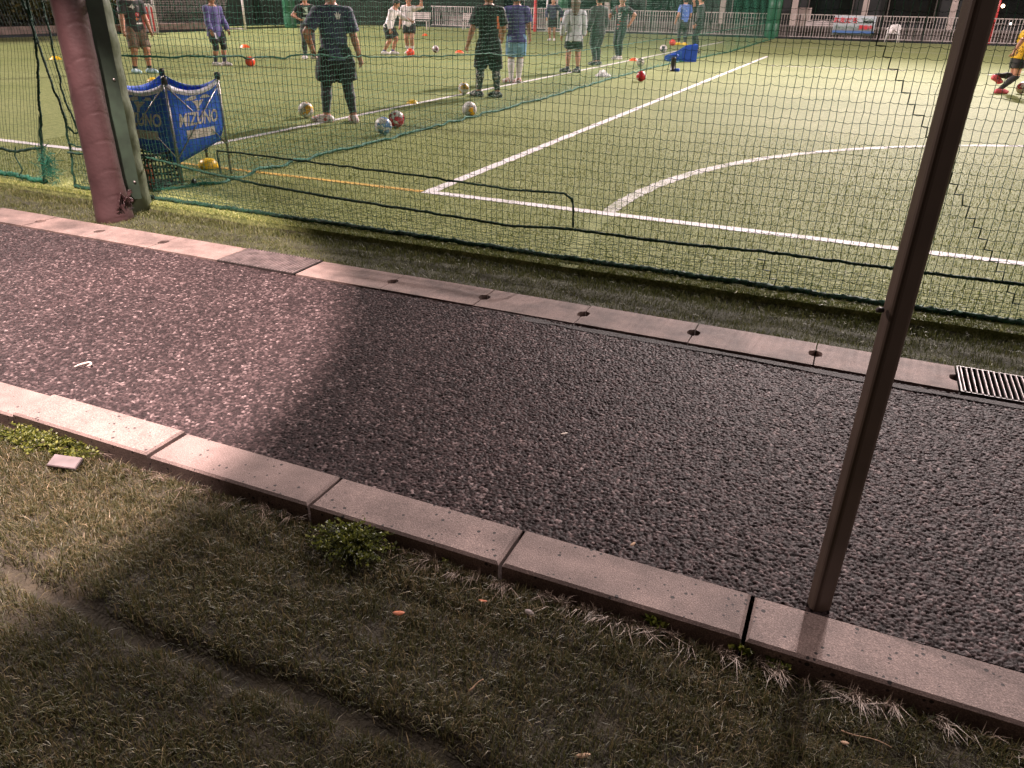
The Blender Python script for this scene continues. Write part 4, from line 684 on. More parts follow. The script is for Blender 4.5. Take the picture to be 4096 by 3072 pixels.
person((2062, 332), -22, 1.69, [('shirt', 'violet2', dict(hem=-.06, sleeve=.72, inf=.024, flare=.02, ainf=.022, afl=.024)), ('shorts', 'ltblue', dict(to=.86, inf=.02, fl=.030)), ('sock', 'white', {'from': 1.05}), ('shoe', 'shoered'), ('hair', 'hair')], 'person in violet jersey, light blue shorts and long white socks', toes=(-15, -60), feet=((.035, .05), (-.055, -.01)), hands=((.05, .12, -.28), (-.09, .01, -.285)), prints=[('shorts', 'back', -.085, .44, polymesh(stripp(.03, .14, 2)), 'shoeblue', 'stripe')], vox=.010)
person((2208, 163), 172, 1.70, [('shirt', 'navy', dict(hem=-.02, sleeve=1.9, inf=.024, ainf=.022)), ('shorts', 'black', dict(to=.85, inf=.016, fl=.02)), ('shoe', 'shoewhite'), ('hair', 'hair')], 'distant person in dark navy jacket and shorts by the red goal post', feet=((.06, 0), (-.06, 0)), hands=((.03, .10, -.27), (-.12, .02, -.26)), elbow=((.8, -1, 0), (-1, -.6, 0)), vox=.016)
person((2290, 290), -22, 1.60, [('shirt', 'lgrey', dict(hem=-.085, sleeve=1.95, inf=.03, flare=.026, ainf=.020, wr=.011)), ('shorts', 'black', dict(to=.74, inf=.018, fl=.034)), ('sock', 'navy', {'from': 1.85}), ('shoe', 'shoeblk'), ('hair', 'brhair')], 'long haired person in pale grey long sleeves and black shorts', toes=(-35, -70), feet=((.075, .0), (-.08, .03)), hands=((.03, .12, -.27), (-.075, .02, -.29)), hairstyle='long', vox=.012, prints=[('shorts', 'back', -.05, .44, polymesh([star(7, .05, .03)]), 'print', 'print')])
person((2385, 260), -58, 1.70, [('shirt', 'charcoal', dict(hem=-.065, sleeve=1.93, inf=.03, flare=.024, ainf=.024, wr=.010)), ('shorts', 'black', dict(to=.9, inf=.018, fl=.03)), ('leggings', 'charcoal', dict(to=1.93, inf=.006)), ('shoe', 'shoeblk'), ('hair', 'hair')], 'person all in dark grey and black with one bare hand at the side', toes=(-15, -25), feet=((.06, .02), (-.05, -.03)), hands=((.05, .06, -.29), (-.06, .06, -.29)), vox=.012)
person((2475, 238), -158, 1.73, [('shirt', 'darkred', dict(hem=-.04, sleeve=.75, inf=.022, flare=.014)), ('trousers', 'black', dict(to=1.93, inf=.008)), ('shoe', 'shoewhite'), ('hair', 'hair')], 'person in dark red and black jersey with white sponsor oval and black trousers', toes=(15, -15), feet=((.03, .0), (-.04, .02)), hands=((.05, .12, -.14), (-.05, -.05, -.22)), elbow=((1, -.8, 0), (-1, -.9, 0)), prints=[('shirt', 'front', .01, .70, polymesh([[(.075*math.cos(a), .055*math.sin(a)) for a in np.linspace(0, 2*PI, 18)[:-1]]]), 'print', 'print'), ('shirt', 'front', .01, .70, T('Akid', .075), 'black', 'print'), ('shirt', 'front', .0, .645, polymesh(stripp(.12, .012)), 'print', 'print'), ('shirt', 'front', 0, .55, polymesh(stripp(.12, .02)), 'redfab', 'print')], vox=.012)
person((2727, 181), -35, 1.80, [('shirt', 'bluejersey', dict(hem=-.03, sleeve=.7, inf=.02, flare=.014)), ('trousers', 'charcoal', dict(to=1.93, inf=.010)), ('shoe', 'yellow'), ('hair', 'hair')], 'person in blue jersey and dark trousers with yellow boots, beside a red ball', toes=(-35, -60), feet=((.06, -.03), (-.06, .05)), hands=((.05, .12, -.27), (-.07, .06, -.29)), vox=.015)
person((2786, 213), -95, 1.82, [('shirt', 'black', dict(hem=-.05, sleeve=1.93, inf=.02, ainf=.018)), ('trousers', 'black', dict(to=1.93, inf=.012)), ('shoe', 'shoeblk'), ('hair', 'hair')], 'person all in black with a hand lifted to the face, beside the blue carrier', toes=(0, -10), feet=((.03, -.01), (-.03, .03)), hands=((.0, .15, .07), (-.05, .05, -.29)), elbow=((.6, .3, -1), (-.35, -1, 0)), vox=.013, prints=[('shirt', 'right', .0, .73, polymesh(stripp(.07, .012)), 'print', 'print')])
person((4034, 374), 72, 1.47, [('shirt', 'yellowcamo', dict(hem=-.03, sleeve=.7, inf=.03, flare=.03, ainf=.03, afl=.015)), ('shorts', 'black', dict(to=.55, inf=.014, fl=.02)), ('sock', 'charcoal', {'from': .98}), ('shoe', 'pink'), ('hair', 'hair')], 'running child in yellow jersey with red sleeve and pink boots at the right edge', lean=(0, .16), hipz=.47, feet=((.05, -.16), (-.06, -.20)), ank=(.05, .22), toes=(5, 0), hands=((.05, -.20, -.20), (-.12, .14, -.22)), elbow=((.5, -1, .3), (-.6, -1, 0)), vox=.010, head=(0, .2), prints=[('shirt', 'right', .03, .72, polymesh(grid_rect(.10, .07, 5, 4)), 'redfab', 'print')])

# ---- props
# ------------------------------------------------------------------ balls
BALLG = 'footballs lying on the pitch'
def ball(p, r, base, patch, label, seed, amount=.46):
    v, f = [], []; nu, nv = 28, 16
    for j in range(1, nv):
        for i in range(nu): a, b = 2*PI*i/nu, PI*j/nv; v.append((r*math.sin(b)*math.cos(a), r*math.sin(b)*math.sin(a), r*math.cos(b)))
    for j in range(nv-2):
        for i in range(nu): f.append((j*nu+i, (j+1)*nu+i, (j+1)*nu+(i+1) % nu, j*nu+(i+1) % nu))
    v += [(0, 0, r), (0, 0, -r)]; n = len(v)
    for i in range(nu): f.append((n-2, i, (i+1) % nu)); f.append((n-1, (nv-2)*nu+(i+1) % nu, (nv-2)*nu+i))
    k = random.Random(seed); m = ball_mat('ball_skin', base, patch, amount); o = link('football', mesh('football', v, f), m, None, (*G(*p), r+.004), (k.uniform(0, 6), k.uniform(0, 6), k.uniform(0, 6)), True); return tag(o, label, 'football', BALLG)
W_ = (.72, .68, .66)
ball((1227, 472), .105, W_, (.80, .44, .03), 'yellow and white football just left of the navy shirted man', 3)
ball((1535, 540), .105, W_, (.16, .30, .58), 'white football with blue patches, in front of the red and white one', 5, .44)
ball((1588, 511), .105, W_, (.62, .02, .06), 'red and white football touching the blue and white one', 8, .50)
ball((1855, 378), .100, W_, (.80, .44, .03), 'white and yellow football at the patterned leggings', 11, .43)
ball((1878, 469), .105, W_, (.80, .42, .02), 'yellow and white football lying alone by the divider net foot', 14, .46)
ball((2563, 327), .108, (.66, .56, .52), (.48, .015, .03), 'mostly red football on the near side of the divider net', 19, .62)
ball((2560, 268), .11, (.52, .47, .38), (.14, .12, .10), 'greyish worn football seen through the divider net', 22)
ball((2652, 212), .13, (.62, .55, .55), (.05, .05, .07), 'dark and white football near the pitch line, left of the blue carrier', 25)
ball((2689, 184), .13, (.75, .06, .05), (.75, .06, .05), 'bright red football at the yellow boots', 27)
ball((1003, 268), .115, (.88, .07, .02), (.80, .05, .02), 'plain orange red football right of the violet topped person', 30)
ball((1642, 229), .12, (.88, .08, .03), (.80, .05, .02), 'plain orange football in front of the person in white with raised arm', 33)
ball((1743, 212), .11, (.68, .58, .58), (.12, .02, .05), 'white and maroon football standing alone in mid pitch', 36)
ball((4082, 376), .115, (.76, .66, .66), (.62, .05, .10), 'white and pink football at the running child', 40, .42)
# ------------------------------------------------------------------ marker discs
def disc(p, r, h, m, label, hole=True):
    pr = [(r, 0), (r*.97, .004), (r*.80, h*.45), (r*.55, h*.85), (r*.34, h), (r*.28, h)]; o = MB().lathe(pr, 22, ).build('marker_disc', m, None, True, (*G(*p), .004)); return tag(o, label, 'marker disc', 'plastic marker discs on the pitch')
disc((1650, 414), .10, .052, 'yellow', 'yellow marker disc on the pitch line right of the navy shirted man')
disc((980, 190), .17, .085, 'orangep', 'orange marker disc behind the violet topped person')
disc((1838, 212), .15, .08, 'orangep', 'orange marker disc right of the maroon and white ball')
disc((2535, 243), .15, .075, 'orangep', 'orange marker disc on the pitch line above the red football')
disc((612, 324), .12, .058, 'yellow', 'yellow marker disc at the feet of the man in khaki shorts')
disc((222, 238), .15, .075, 'yellow', 'yellow marker disc left of the padded post')
disc((1700, 143), .14, .09, 'orangep', 'small pale orange disc far out in mid pitch')
r = empty('disc_stack', (*G(835, 672), .004), 0, 'stack of yellow marker discs with a black carrying loop', 'marker disc stack')
m = MB(); 
m.lathe([(.092, 0)]+[(.092*math.cos(a)**.7+(.002 if k % 2 else 0), .012+.075*math.sin(a)) for k, a in enumerate(np.linspace(0, 1.35, 16))], 26)
m.build('discs', 'yellow', r, True); MB().lathe([(.012, .10), (.012, .15), (.018, .155), (.018, .17)], 10).build('spindle', 'cblack', r, True); MB().tube([(.026*math.sin(a), 0, .195-.026*math.cos(a)) for a in np.linspace(0, 2*PI, 16)], .006, 6).build('loop_handle', 'cblack', r, True)
# ------------------------------------------------------------------ ball carrier
X1, Y0, Y1 = -5.36, 5.05, 5.66; X0 = -6.02
r = empty('ball_carrier', (X1, Y0, 0), 0, 'blue cloth ball carrier on a folding steel frame beside the padded post', 'ball carrier')
c4 = {'fr': (0, 0), 'br': (0, Y1-Y0), 'fl': (X0-X1, 0), 'bl': (X0-X1, Y1-Y0)}; TZ = .865
for kx in c4: MB().tube([(*c4[kx], .0), (*c4[kx], TZ)], .0105, 10).build('leg', 'steel', r, True); 
for kx in c4: MB().lathe([(.022, 0), (.026, .01), (.026, .05), (.018, .06)], 12).build('corner_cap', 'cblack', r, True, (*c4[kx], TZ-.03))
def brace(a, b, za, zb, off=(0, 0)): MB().tube([(c4[a][0]+off[0], c4[a][1]+off[1], za), (c4[b][0]+off[0], c4[b][1]+off[1], zb)], .0055, 8).build('brace', 'steel', r, True)
brace('fr', 'br', .82, .27, (.012, 0)); brace('br', 'fr', .82, .25, (.022, 0)); brace('fl', 'fr', .82, .25, (0, -.012)); brace('fr', 'fl', .82, .25, (0, -.022)); brace('fl', 'bl', .82, .25, (-.012, 0)); brace('bl', 'br', .82, .25, (0, .012))
def rim(a, b, n=14):                                        # sagging upper edge between two corners
    a, b = np.array(c4[a]), np.array(c4[b]); return [(*(a+(b-a)*t+( .0)), TZ-.012-.085*(1-(2*t-1)**2)) for t in np.linspace(.03, .97, n)]
ctr = np.array([(X0-X1)/2, (Y1-Y0)/2])
walls = []; hems = []
for a, b in (('fl', 'fr'), ('fr', 'br'), ('br', 'bl'), ('bl', 'fl')):
    top = rim(a, b); n = len(top); A_, B_ = np.array(c4[a]), np.array(c4[b]); grid = []
    for k, s in enumerate(np.linspace(0, 1, 14)):
        row = []
        for i, (x, y, z) in enumerate(top):
            t = i/(n-1); zb = .36-.11*(1-abs(2*t-1))**1*0-.0; zbot = .315-.13*max(0, 1-math.hypot(x, y)/.62); zz = z+(zbot-z)*s; bulge = .018*math.sin(PI*s)*math.sin(PI*t)+.003*math.sin(t*23+s*9)
            inn = .10*max(0, s-.80)/.20; pt = np.array([x, y])+(ctr-np.array([x, y]))*inn; o = np.array([x, y])-ctr; o = o/np.linalg.norm(o); row.append((*(pt+o*bulge), zz))
        grid.append(row)
    walls.append(grid)
def gridmesh(grids, nm, sel, out=0.):
    v, f = [], []
    for g in grids:
        g = g[sel[0]:sel[1]]; n0 = len(v); R_, C_ = len(g), len(g[0])
        for row in g:
            for p in row:
                o = np.array(p[:2])-ctr; o = o/(np.linalg.norm(o)+1e-9)*out; v.append((p[0]+o[0], p[1]+o[1], p[2]))
        for i in range(R_-1):
            for j in range(C_-1): f.append((n0+i*C_+j, n0+i*C_+j+1, n0+(i+1)*C_+j+1, n0+(i+1)*C_+j))
    me = mesh(nm, v, f); return me
bagme = gridmesh(walls, 'bag', (0, 14)); bag = link('bag', bagme, 'blue', r, smooth=True); sd_ = bag.modifiers.new('thick', 'SOLIDIFY'); sd_.thickness = .004
bt = MB().extrude([tuple(np.array(c4[k])*.86+ctr*.14) for k in ('fl', 'fr', 'br', 'bl')], .315, .32); bt.build('bag_floor', 'blue', r)
hm = link('hem', gridmesh(walls, 'hem', (0, 2), .005), 'hem', r, smooth=True); hm.modifiers.new('thick', 'SOLIDIFY').thickness = .004
emb = [[(-.17, .045), (-.05, .075), (.17, .075), (.20, .05), (-.02, .045), (-.06, .035)], [(-.06, .028), (.0, .035), (.10, .035), (.05, -.005), (.02, -.02), (.015, -.06), (-.02, -.06), (-.02, -.02), (-.03, .0)]]
def emblem():
    bm = []
    for P in emb: bm.append([(x*.85, y*.9) for x, y in P])
    return polymesh(bm)
def ondecal(me, org, u, dirn, nm): return decal(nm, me, bagme, org, u, (0, 0, 1), dirn, 'bagprint', r, .006)
for (org, u, dirn) in (((.0, .305, 0), (0, 1, 0), (-1, 0, 0)), ((-.33, 0, 0), (1, 0, 0), (0, 1, 0))):
    ondecal(emblem(), (org[0], org[1], .655), u, dirn, 'emblem'); t_ = textmesh('MIZUNO', .145, .004)
    for vv in t_.vertices: vv.co.x = vv.co.x*.80+vv.co.y*.16
    ondecal(t_, (org[0], org[1], .535), u, dirn, 'lettering'); ondecal(polymesh(grid_rect(.34, .075, 14, 3)), (org[0], org[1], .415), u, dirn, 'white_label')
# black crate under and in front of the carrier
cx, cy = -5.66, 4.98; r = empty('plastic_crate', (cx, cy, .004), .05, 'black perforated plastic crate under the blue ball carrier', 'crate'); m = MB(); w, d, h, t = .22, .16, .27, .006
m.box(-w, w, -d, d, 0, .008)
for i in range(12):
    x = -w+2*w*i/11
    for y in (-d, d): m.box(x-.006, x+.006, y-t/2, y+t/2, .008, h)
for i in range(9):
    y = -d+2*d*i/8
    for x in (-w, w): m.box(x-t/2, x+t/2, y-.006, y+.006, .008, h-.001)
for z in (.05, .11, .17, .23):
    m.box(-w, w, -d-.004, -d-.0031, z, z+.016).box(-w, w, d+.0031, d+.004, z, z+.016).box(-w-.004, -w-.0031, -d, d, z, z+.016).box(w+.0031, w+.004, -d, d, z, z+.016)
m.build('lattice', 'cblack', r); MB().box(-w-.012, w+.012, -d-.012, -d+.010, h, h+.02).box(-w-.012, w+.012, d-.010, d+.012, h, h+.02).box(-w-.012, -w+.010, -d+.0101, d-.0101, h, h+.019).box(w-.010, w+.012, -d+.0101, d-.0101, h, h+.019).build('rim', 'cblack', r)
def bottle(x, y, z, m1, m2, label):
    q = empty('drink_bottle', (x, y, z), 0, label, 'bottle'); MB().lathe([(.03, 0), (.034, .006), (.034, .13), (.028, .16), (.014, .18)], 16).build('body', m1, q, True); MB().lathe([(.016, .178), (.016, .20), (.010, .215)], 12).build('cap', m2, q, True)
bottle(cx-.10, cy-.05, .014, 'shoewhite', 'redp', 'pale bottle standing in the left of the black crate'); bottle(cx+.08, cy-.06, .014, 'orange', 'redp', 'orange bottle standing in the right of the black crate')
tag(MB().lathe([(.012, 0), (.02, .006), (.024, .03), (.016, .05), (.008, .06)], 12).build('carrier_weight', 'cblack', None, True, (-5.27, 5.10, .004)), 'small black weight on the turf beside the blue carrier leg', 'weight')
# white crumpled bib, blue carrier and black pump at the divider net
bx_, by_ = G(2412, 305); V = []; F_ = []; n = 15
for j in range(n):
    for i in range(n):
        x, y = (i/(n-1)-.5), (j/(n-1)-.5); rr = 1+.3*math.sin(6*math.atan2(y, x)+1); z = .10*max(0, 1-(x*x+y*y)*4.2)*(1+.8*math.sin(i*1.9)*math.sin(j*2.3)); V.append((x*.30*rr, y*.30*rr, max(.004, z)))
for j in range(n-1):
    for i in range(n-1): F_.append((j*n+i, j*n+i+1, (j+1)*n+i+1, (j+1)*n+i))
tag(link('crumpled_bib', mesh('bib', V, F_), 'shoewhite', None, (bx_, by_, .003), smooth=True), 'crumpled white bib on the turf by the divider net', 'bib')
gx_, gy_ = G(2741, 247); r = empty('blue_carrier', (gx_, gy_, .004), math.radians(23), 'blue plastic carrier with a triangular cut out side, by the divider net', 'carrier')
out = [(-.55, .0), (.32, 0), (.32, .46), (.05, .42), (-.18, .24), (-.55, .10)]; hole = [(-.42, .06), (-.16, .06), (-.16, .20)]
def side(y):
    pts = [(-.55, 0), (.32, 0), (.32, .46), (.05, .42), (-.18, .27), (-.55, .13), (-.40, .05), (-.20, .05), (-.20, .19)]; v = [(x, y-.008, z) for x, z in pts]+[(x, y+.008, z) for x, z in pts]
    fs = [(0, 1, 7, 6), (1, 2, 3, 8, 7), (3, 4, 8), (4, 5, 6, 8), (5, 0, 6)]; m = MB(); m.poly(v, fs+[tuple(i+9 for i in f)[::-1] for f in fs]+[(0, 9, 10, 1), (1, 10, 11, 2), (2, 11, 12, 3), (3, 12, 13, 4), (4, 13, 14, 5), (5, 14, 9, 0), (6, 7, 16, 15), (7, 8, 17, 16), (8, 6, 15, 17)]); return m
side(0).build('side_panel', 'blueplastic', r); side(.42).build('side_panel', 'blueplastic', r); MB().bbox(.30, .325, .01, .41, .0, .47, .01).build('end_panel', 'blueplastic', r, False, (.003, 0, .001)); MB().box(-.54, .30, .01, .41, .02, .035).build('floor_panel', 'blueplastic', r)
px_, py_ = G(2690, 285); r = empty('foot_pump', (px_, py_, .004), 0, 'black upright pump with blue handle standing on the turf', 'pump'); MB().lathe([(.075, 0), (.075, .02), (.062, .03), (.060, .27), (.066, .28), (.066, .31), (.03, .33)], 18).build('barrel', 'cblack', r, True)
MB().tube([(-.12, 0, .36), (-.04, 0, .37), (.05, 0, .375), (.11, 0, .36)], [.028, .034, .034, .024], 10).build('handle', 'blueplastic', r, True); MB().bbox(.05, .17, -.04, .04, 0, .07, .015).build('foot_rest', 'blueplastic', r, False)

# ---- far
# ------------------------------------------------------------------ far side
r = empty('railing_fence', (-10, 47, 0), 0, 'long pale metal railing along the far side of the pitch', 'fence'); x = -20.
k = 0
while x < 20:
    m = MB(); x1 = x+1.96
    m.box(x, x1, -.02, .02, 1.16, 1.20).box(x, x1, -.02, .02, .10, .135)
    for i in range(14): xx = x+.07+(1.96-.14)*i/13; m.box(xx-.013, xx+.013, -.012, .012, .136, 1.159)
    m.build('railing_panel', 'rail', r); MB().box(x-.038, x-.002, .03, .09, 0, 1.17).build('post', 'dpost', r); x += 2.0
tag(MB().box(-40, 30, 46.6, 46.75, 0, .07).build('edging', 'dpost'), 'dark low edging strip under the far railing', 'edging')
tag(MB().box(-40, 30, 47.7, 47.95, 0, .62).build('low_wall', 'wallgrey'), 'grey low wall behind the far railing', 'wall')
# banner
r = empty('banner', (-1.33, 46.96, 0), 0, 'white banner with red and grey Japanese lettering tied to the railing', 'banner'); x0, x1, z0, z1 = -.98, 1.02, .26, 1.17; V = []; F_ = []; n = 24
for j in range(2):
    for i in range(n): V.append((x0+(x1-x0)*i/(n-1), -.012*math.sin(i*.9)-.012, z0 if j == 0 else z1))
F_ = [(i, i+1, n+i+1, n+i) for i in range(n-1)]; sh_ = link('sheet', mesh('sheet', V, F_), 'banner', r, smooth=True); sh_.modifiers.new('t', 'SOLIDIFY').thickness = .003
def bt_(s, size, x, z, m, b=.006):
    me = textmesh(s, size, b); o = link('lettering', me, m, r, (x, -.042, z), (PI/2, 0, 0)); return o
bt_('お友だち', .30, -.42, .94, 'bred'); bt_('ご紹介', .27, .52, .93, 'bgreen', .008); bt_('キャンペーン', .20, -.28, .62, 'bgreen'); bt_('開催中', .22, .60, .63, 'bred')
MB().box(-.97, 1.01, -.040, -.034, .36, .47).build('blue_band', 'bblue', r)
# chair
r = empty('garden_chair', (.62, 46.2, .004), math.radians(170), 'white moulded plastic armchair standing at the railing right of the banner', 'chair'); m = MB().bbox(-.24, .24, -.24, .24, .42, .45, .015); m.build('seat', 'whitep', r)
V = []; F_ = []; n = 13
for j in range(6):
    for i in range(n):
        a = math.radians(-70+140*i/(n-1)); hgt = [.45, .52, .62, .72, .80, .84][j]-(.10*abs(2*i/(n-1)-1)**2 if j > 3 else 0); V.append((.28*math.sin(a), -.08-.24*math.cos(a)-.05*(j/5), hgt))
for j in range(5):
    for i in range(n-1): F_.append((j*n+i, j*n+i+1, (j+1)*n+i+1, (j+1)*n+i))
b_ = link('backrest', mesh('backrest', V, F_), 'whitep', r, smooth=True); b_.modifiers.new('t', 'SOLIDIFY').thickness = .015
for sx in (-1, 1):
    MB().tube([(.29*sx, -.18, .66), (.31*sx, .0, .66), (.30*sx, .20, .64), (.29*sx, .24, .58)], .022, 8).build('armrest', 'whitep', r, True)
    for sy in (-1, 1): MB().tube([(.25*sx, .22*sy, .58 if sy > 0 else .43), (.29*sx, .29*sy, 0)], [.026, .018], 8).build('leg', 'whitep', r, True)
# benches
def bench(x, y, rz, label, L_=1.7):
    r = empty('slatted_bench', (x, y, 0), rz, label, 'bench', 'slatted benches by the far railing'); m = MB()
    for k in range(3): m.box(-L_/2, L_/2, -.30+.13*k, -.20+.13*k, .42, .45)
    m.build('seat', 'rail', r); m = MB()
    for k in range(4): m.box(-L_/2, L_/2, .20+.02*k, .225+.02*k, .52+.095*k, .595+.095*k)
    m.build('backrest', 'rail', r)
    for s in (-1, 1):
        MB().box(s*L_*.42-.025, s*L_*.42+.025, -.28, -.24, 0, .418).build('leg', 'rail', r); MB().box(s*L_*.42-.025, s*L_*.42+.025, .30, .34, 0, .86).build('leg', 'rail', r)
bench(-24.8, 42.6, .25, 'slatted bench by the far railing, behind the maroon and white ball'); bench(-21.6, 44.0, .2, 'slatted bench right of the other one, behind the black tee man')
bench(-2.9, 48.9, 0, 'pale bench behind the railing left of the banner', 1.9)
# padded green posts
for (x, y, lb, rr) in ((-29.9, 37.7, 'green padded post at the far left corner behind the green bib person', .33), (-17.6, 47.6, 'green padded post behind the distant navy jacket person', .30), (-5.35, 46.9, 'green padded post where the divider net ends', .36)):
    r = empty('padded_green_post', (x, y, 0), 0, lb, 'post', 'green padded posts behind the pitch'); MB().lathe([(rr*.97, 0), (rr, .05), (rr*1.01, .7), (rr*.98, .72), (rr, .74), (rr, 1.5), (rr*.98, 2.0)], 24).build('pad', 'greenpad', r, True); MB().lathe([(.12, 1.9), (.12, 5.)], 14).build('pole', 'dkgreen', r, True)
# red padded posts and goals
gx_, gy_ = G(2139, 127); r = empty('goal', (gx_, gy_, 0), .1, 'goal with one red padded upright and white frame at the far side', 'goal')
MB().lathe([(.085, 0), (.088, .02), (.088, 2.1)], 14).build('padded_upright', 'redp', r, True); MB().tube([(.55, .5, 0), (.55, .5, 2.1)], .05, 10).build('upright', 'whitep', r, True); MB().tube([(.1, .1, .03), (.55, .5, .03), (2.4, 1.2, .03)], .035, 8).build('ground_bar', 'whitep', r, True); MB().tube([(0, 0, 2.1), (.55, .5, 2.1), (2.4, 1.2, 2.1)], .045, 8).build('crossbar', 'whitep', r, True)
gx_, gy_ = G(3947, 180); r = empty('red_post', (gx_, gy_, 0), 0, 'red padded post at the far railing right of the brown pole', 'post'); MB().lathe([(.125, 0), (.13, .03), (.128, .7), (.122, .715), (.128, .73), (.128, 1.5), (.12, 2.4)], 16).build('pad', 'redp', r, True); MB().lathe([(.17, -.01), (.17, .015), (.14, .02)], 16).build('base_plate', 'whitep', r, True)
# left goal
a = np.array(G(632, 132)); b = np.array(G(983, 119)); d = b-a; wdt = np.linalg.norm(d); ang = math.atan2(d[1], d[0]); r = empty('goal', (*a, 0), ang, 'white framed goal at the far left, behind the violet topped person', 'goal')
MB().tube([(0, 0, 0), (0, 0, 2.1)], .055, 10).build('upright', 'whitep', r, True); MB().tube([(wdt, 0, 0), (wdt, 0, 2.1)], .055, 10).build('upright', 'whitep', r, True); MB().tube([(0, 0, 2.1), (wdt, 0, 2.1)], .055, 10).build('crossbar', 'whitep', r, True); MB().tube([(0, 0, .03), (.1, 1.3, .04), (wdt-.1, 1.3, .04), (wdt, 0, .03)], .04, 8).build('ground_bar', 'whitep', r, True)
pp = []
for i in range(60): xx = wdt*i/59; pp.append([(xx, 1.3, .05), (xx, 1.0, 1.2), (xx, .5, 2.1)])
for j in range(22): t = j/21; yy_, zz_ = (1.3-.3*t*2, .05+1.15*t*2) if t < .5 else (1.-.5*(t-.5)*2, 1.2+.9*(t-.5)*2); pp.append([(0, yy_, zz_), (wdt/2, yy_+.1, zz_), (wdt, yy_, zz_)])
v, q = tubes([np.array(p) for p in pp], .004); link('goal_net', quadmesh('goal_net', v, q), 'rail', r)
# red and white barrier board behind the khaki man
bx0 = np.array(G(492, 138)); bx1 = np.array(G(628, 135)); d = bx1-bx0; w = np.linalg.norm(d); r = empty('barrier_board', (*bx0, 0), math.atan2(d[1], d[0]), 'red and white folding barrier board behind the man in khaki shorts', 'barrier')
MB().bbox(.05, w-.05, -.03, .03, .10, 1.05, .02).build('panel', 'redp', r); m = MB().tube([(0, 0, 0), (0, 0, 1.0), (.15, 0, 1.14), (w-.15, 0, 1.14), (w, 0, 1.0), (w, 0, 0)], .04, 8)
for t in (.12, .3, .72, .88): m.box(w*t-.05, w*t+.05, -.036, .036, .09, 1.1)
m.build('frame', 'whitep', r, True)
# left boundary: low wall, bushes, dark windbreak
def strip_box(name, p, q, th, z0, z1, m, label, cat, parent=None):
    p, q = np.array(p), np.array(q); d = q-p; l = np.linalg.norm(d); o = MB().box(0, l, 0, th, z0, z1).build(name, m, parent, False, (*p, 0), (0, 0, math.atan2(d[1], d[0]))); return tag(o, label, cat) if label else o
strip_box('low_wall', (-29.6, 12), (-29.9, 31), -.3, .10, .36, 'brickwall', 'pinkish low wall along the far left side of the pitch', 'wall'); strip_box('edging', (-29.45, 12), (-29.75, 31), -.1, 0, .10, 'dpost', 'dark edging strip under the pinkish low wall', 'edging')
def bush(x, y, rr, hh, label, seed, n=2600):
    r = empty('bush', (x, y, .0), 0, label, 'bush', 'bushes behind the left wall'); g = np.random.default_rng(seed); cl = g.normal(size=(26, 3))*np.array([rr*.5, rr*.5, hh*.24])+np.array([0, 0, hh*.55]); c_ = cl[g.integers(0, 26, n)]+g.normal(size=(n, 3))*np.array([.22, .22, .2])*rr; c_[:, 2] = np.abs(c_[:, 2])+.1
    a = g.normal(size=(n, 3)); a /= np.linalg.norm(a, axis=1)[:, None]; b = np.cross(a, g.normal(size=(n, 3))); b /= np.linalg.norm(b, axis=1)[:, None]; s = .055+.05*g.random((n, 1)); me = quadmesh('crown', np.stack([c_-a*s, c_+b*s*.5, c_+a*s, c_-b*s*.5], 1).reshape(-1, 3), np.arange(4*n).reshape(-1, 4)); at = me.attributes.new('tint', 'FLOAT', 'POINT'); at.data.foreach_set('value', np.repeat(g.random(n), 4).astype(np.float32)); link('crown', me, 'leaf', r)
    m = MB()
    for k in range(5): e = cl[k]; m.tube([(e[0]*.1, e[1]*.1, 0), (e[0]*.5, e[1]*.5, hh*.3), tuple(e)], [.03, .02, .01], 6)
    m.build('trunk', 'bark', r)
BL = ['dense dark bush at the left frame edge behind the low wall', 'bush behind the low wall left of the crossing net ropes', 'browner bush behind the low wall, seen between the net ropes', 'tall yellowish bush just left of the padded post', 'bush hidden behind the padded post top']
for k, (y, rr, hh) in enumerate(((17.6, 1.5, 2.6), (20.2, 1.4, 2.4), (22.3, 1.2, 2.1), (24.2, 1.3, 2.5), (26.8, 1.4, 2.6))): bush(-31.3-.3*(k % 2), y, rr, hh, BL[k], 50+k)
strip_box('hedge_backing', (-33.4, 8), (-33.9, 30), -.2, 0, 4, 'darkwall', 'dark wall behind the bushes at the left', 'wall')
r = empty('windbreak_fence', (-32.2, 29, 0), 0, 'dark green windbreak fence behind the far left goal', 'fence')
pA, pB, pC = (-32.2, 29.), (-32.4, 42.), (-22.5, 50.)
for k, (p, q) in enumerate(((pA, pB), (pB, pC))):
    p, q = np.array(p)-np.array([-32.2, 29.]), np.array(q)-np.array([-32.2, 29.]); d = q-p; l = np.linalg.norm(d); nseg = int(l/2.5)
    for i in range(nseg):
        s0 = p+d*i/nseg; o = MB().box(.03, l/nseg-.03, -.012, .012, .05, 3.2).build('screen_panel', 'darkfence', r, False, (*s0, 0), (0, 0, math.atan2(d[1], d[0]))); MB().tube([(*s0, 0), (*s0, 3.3)], .035, 8).build('post', 'dkgreen', r, True)
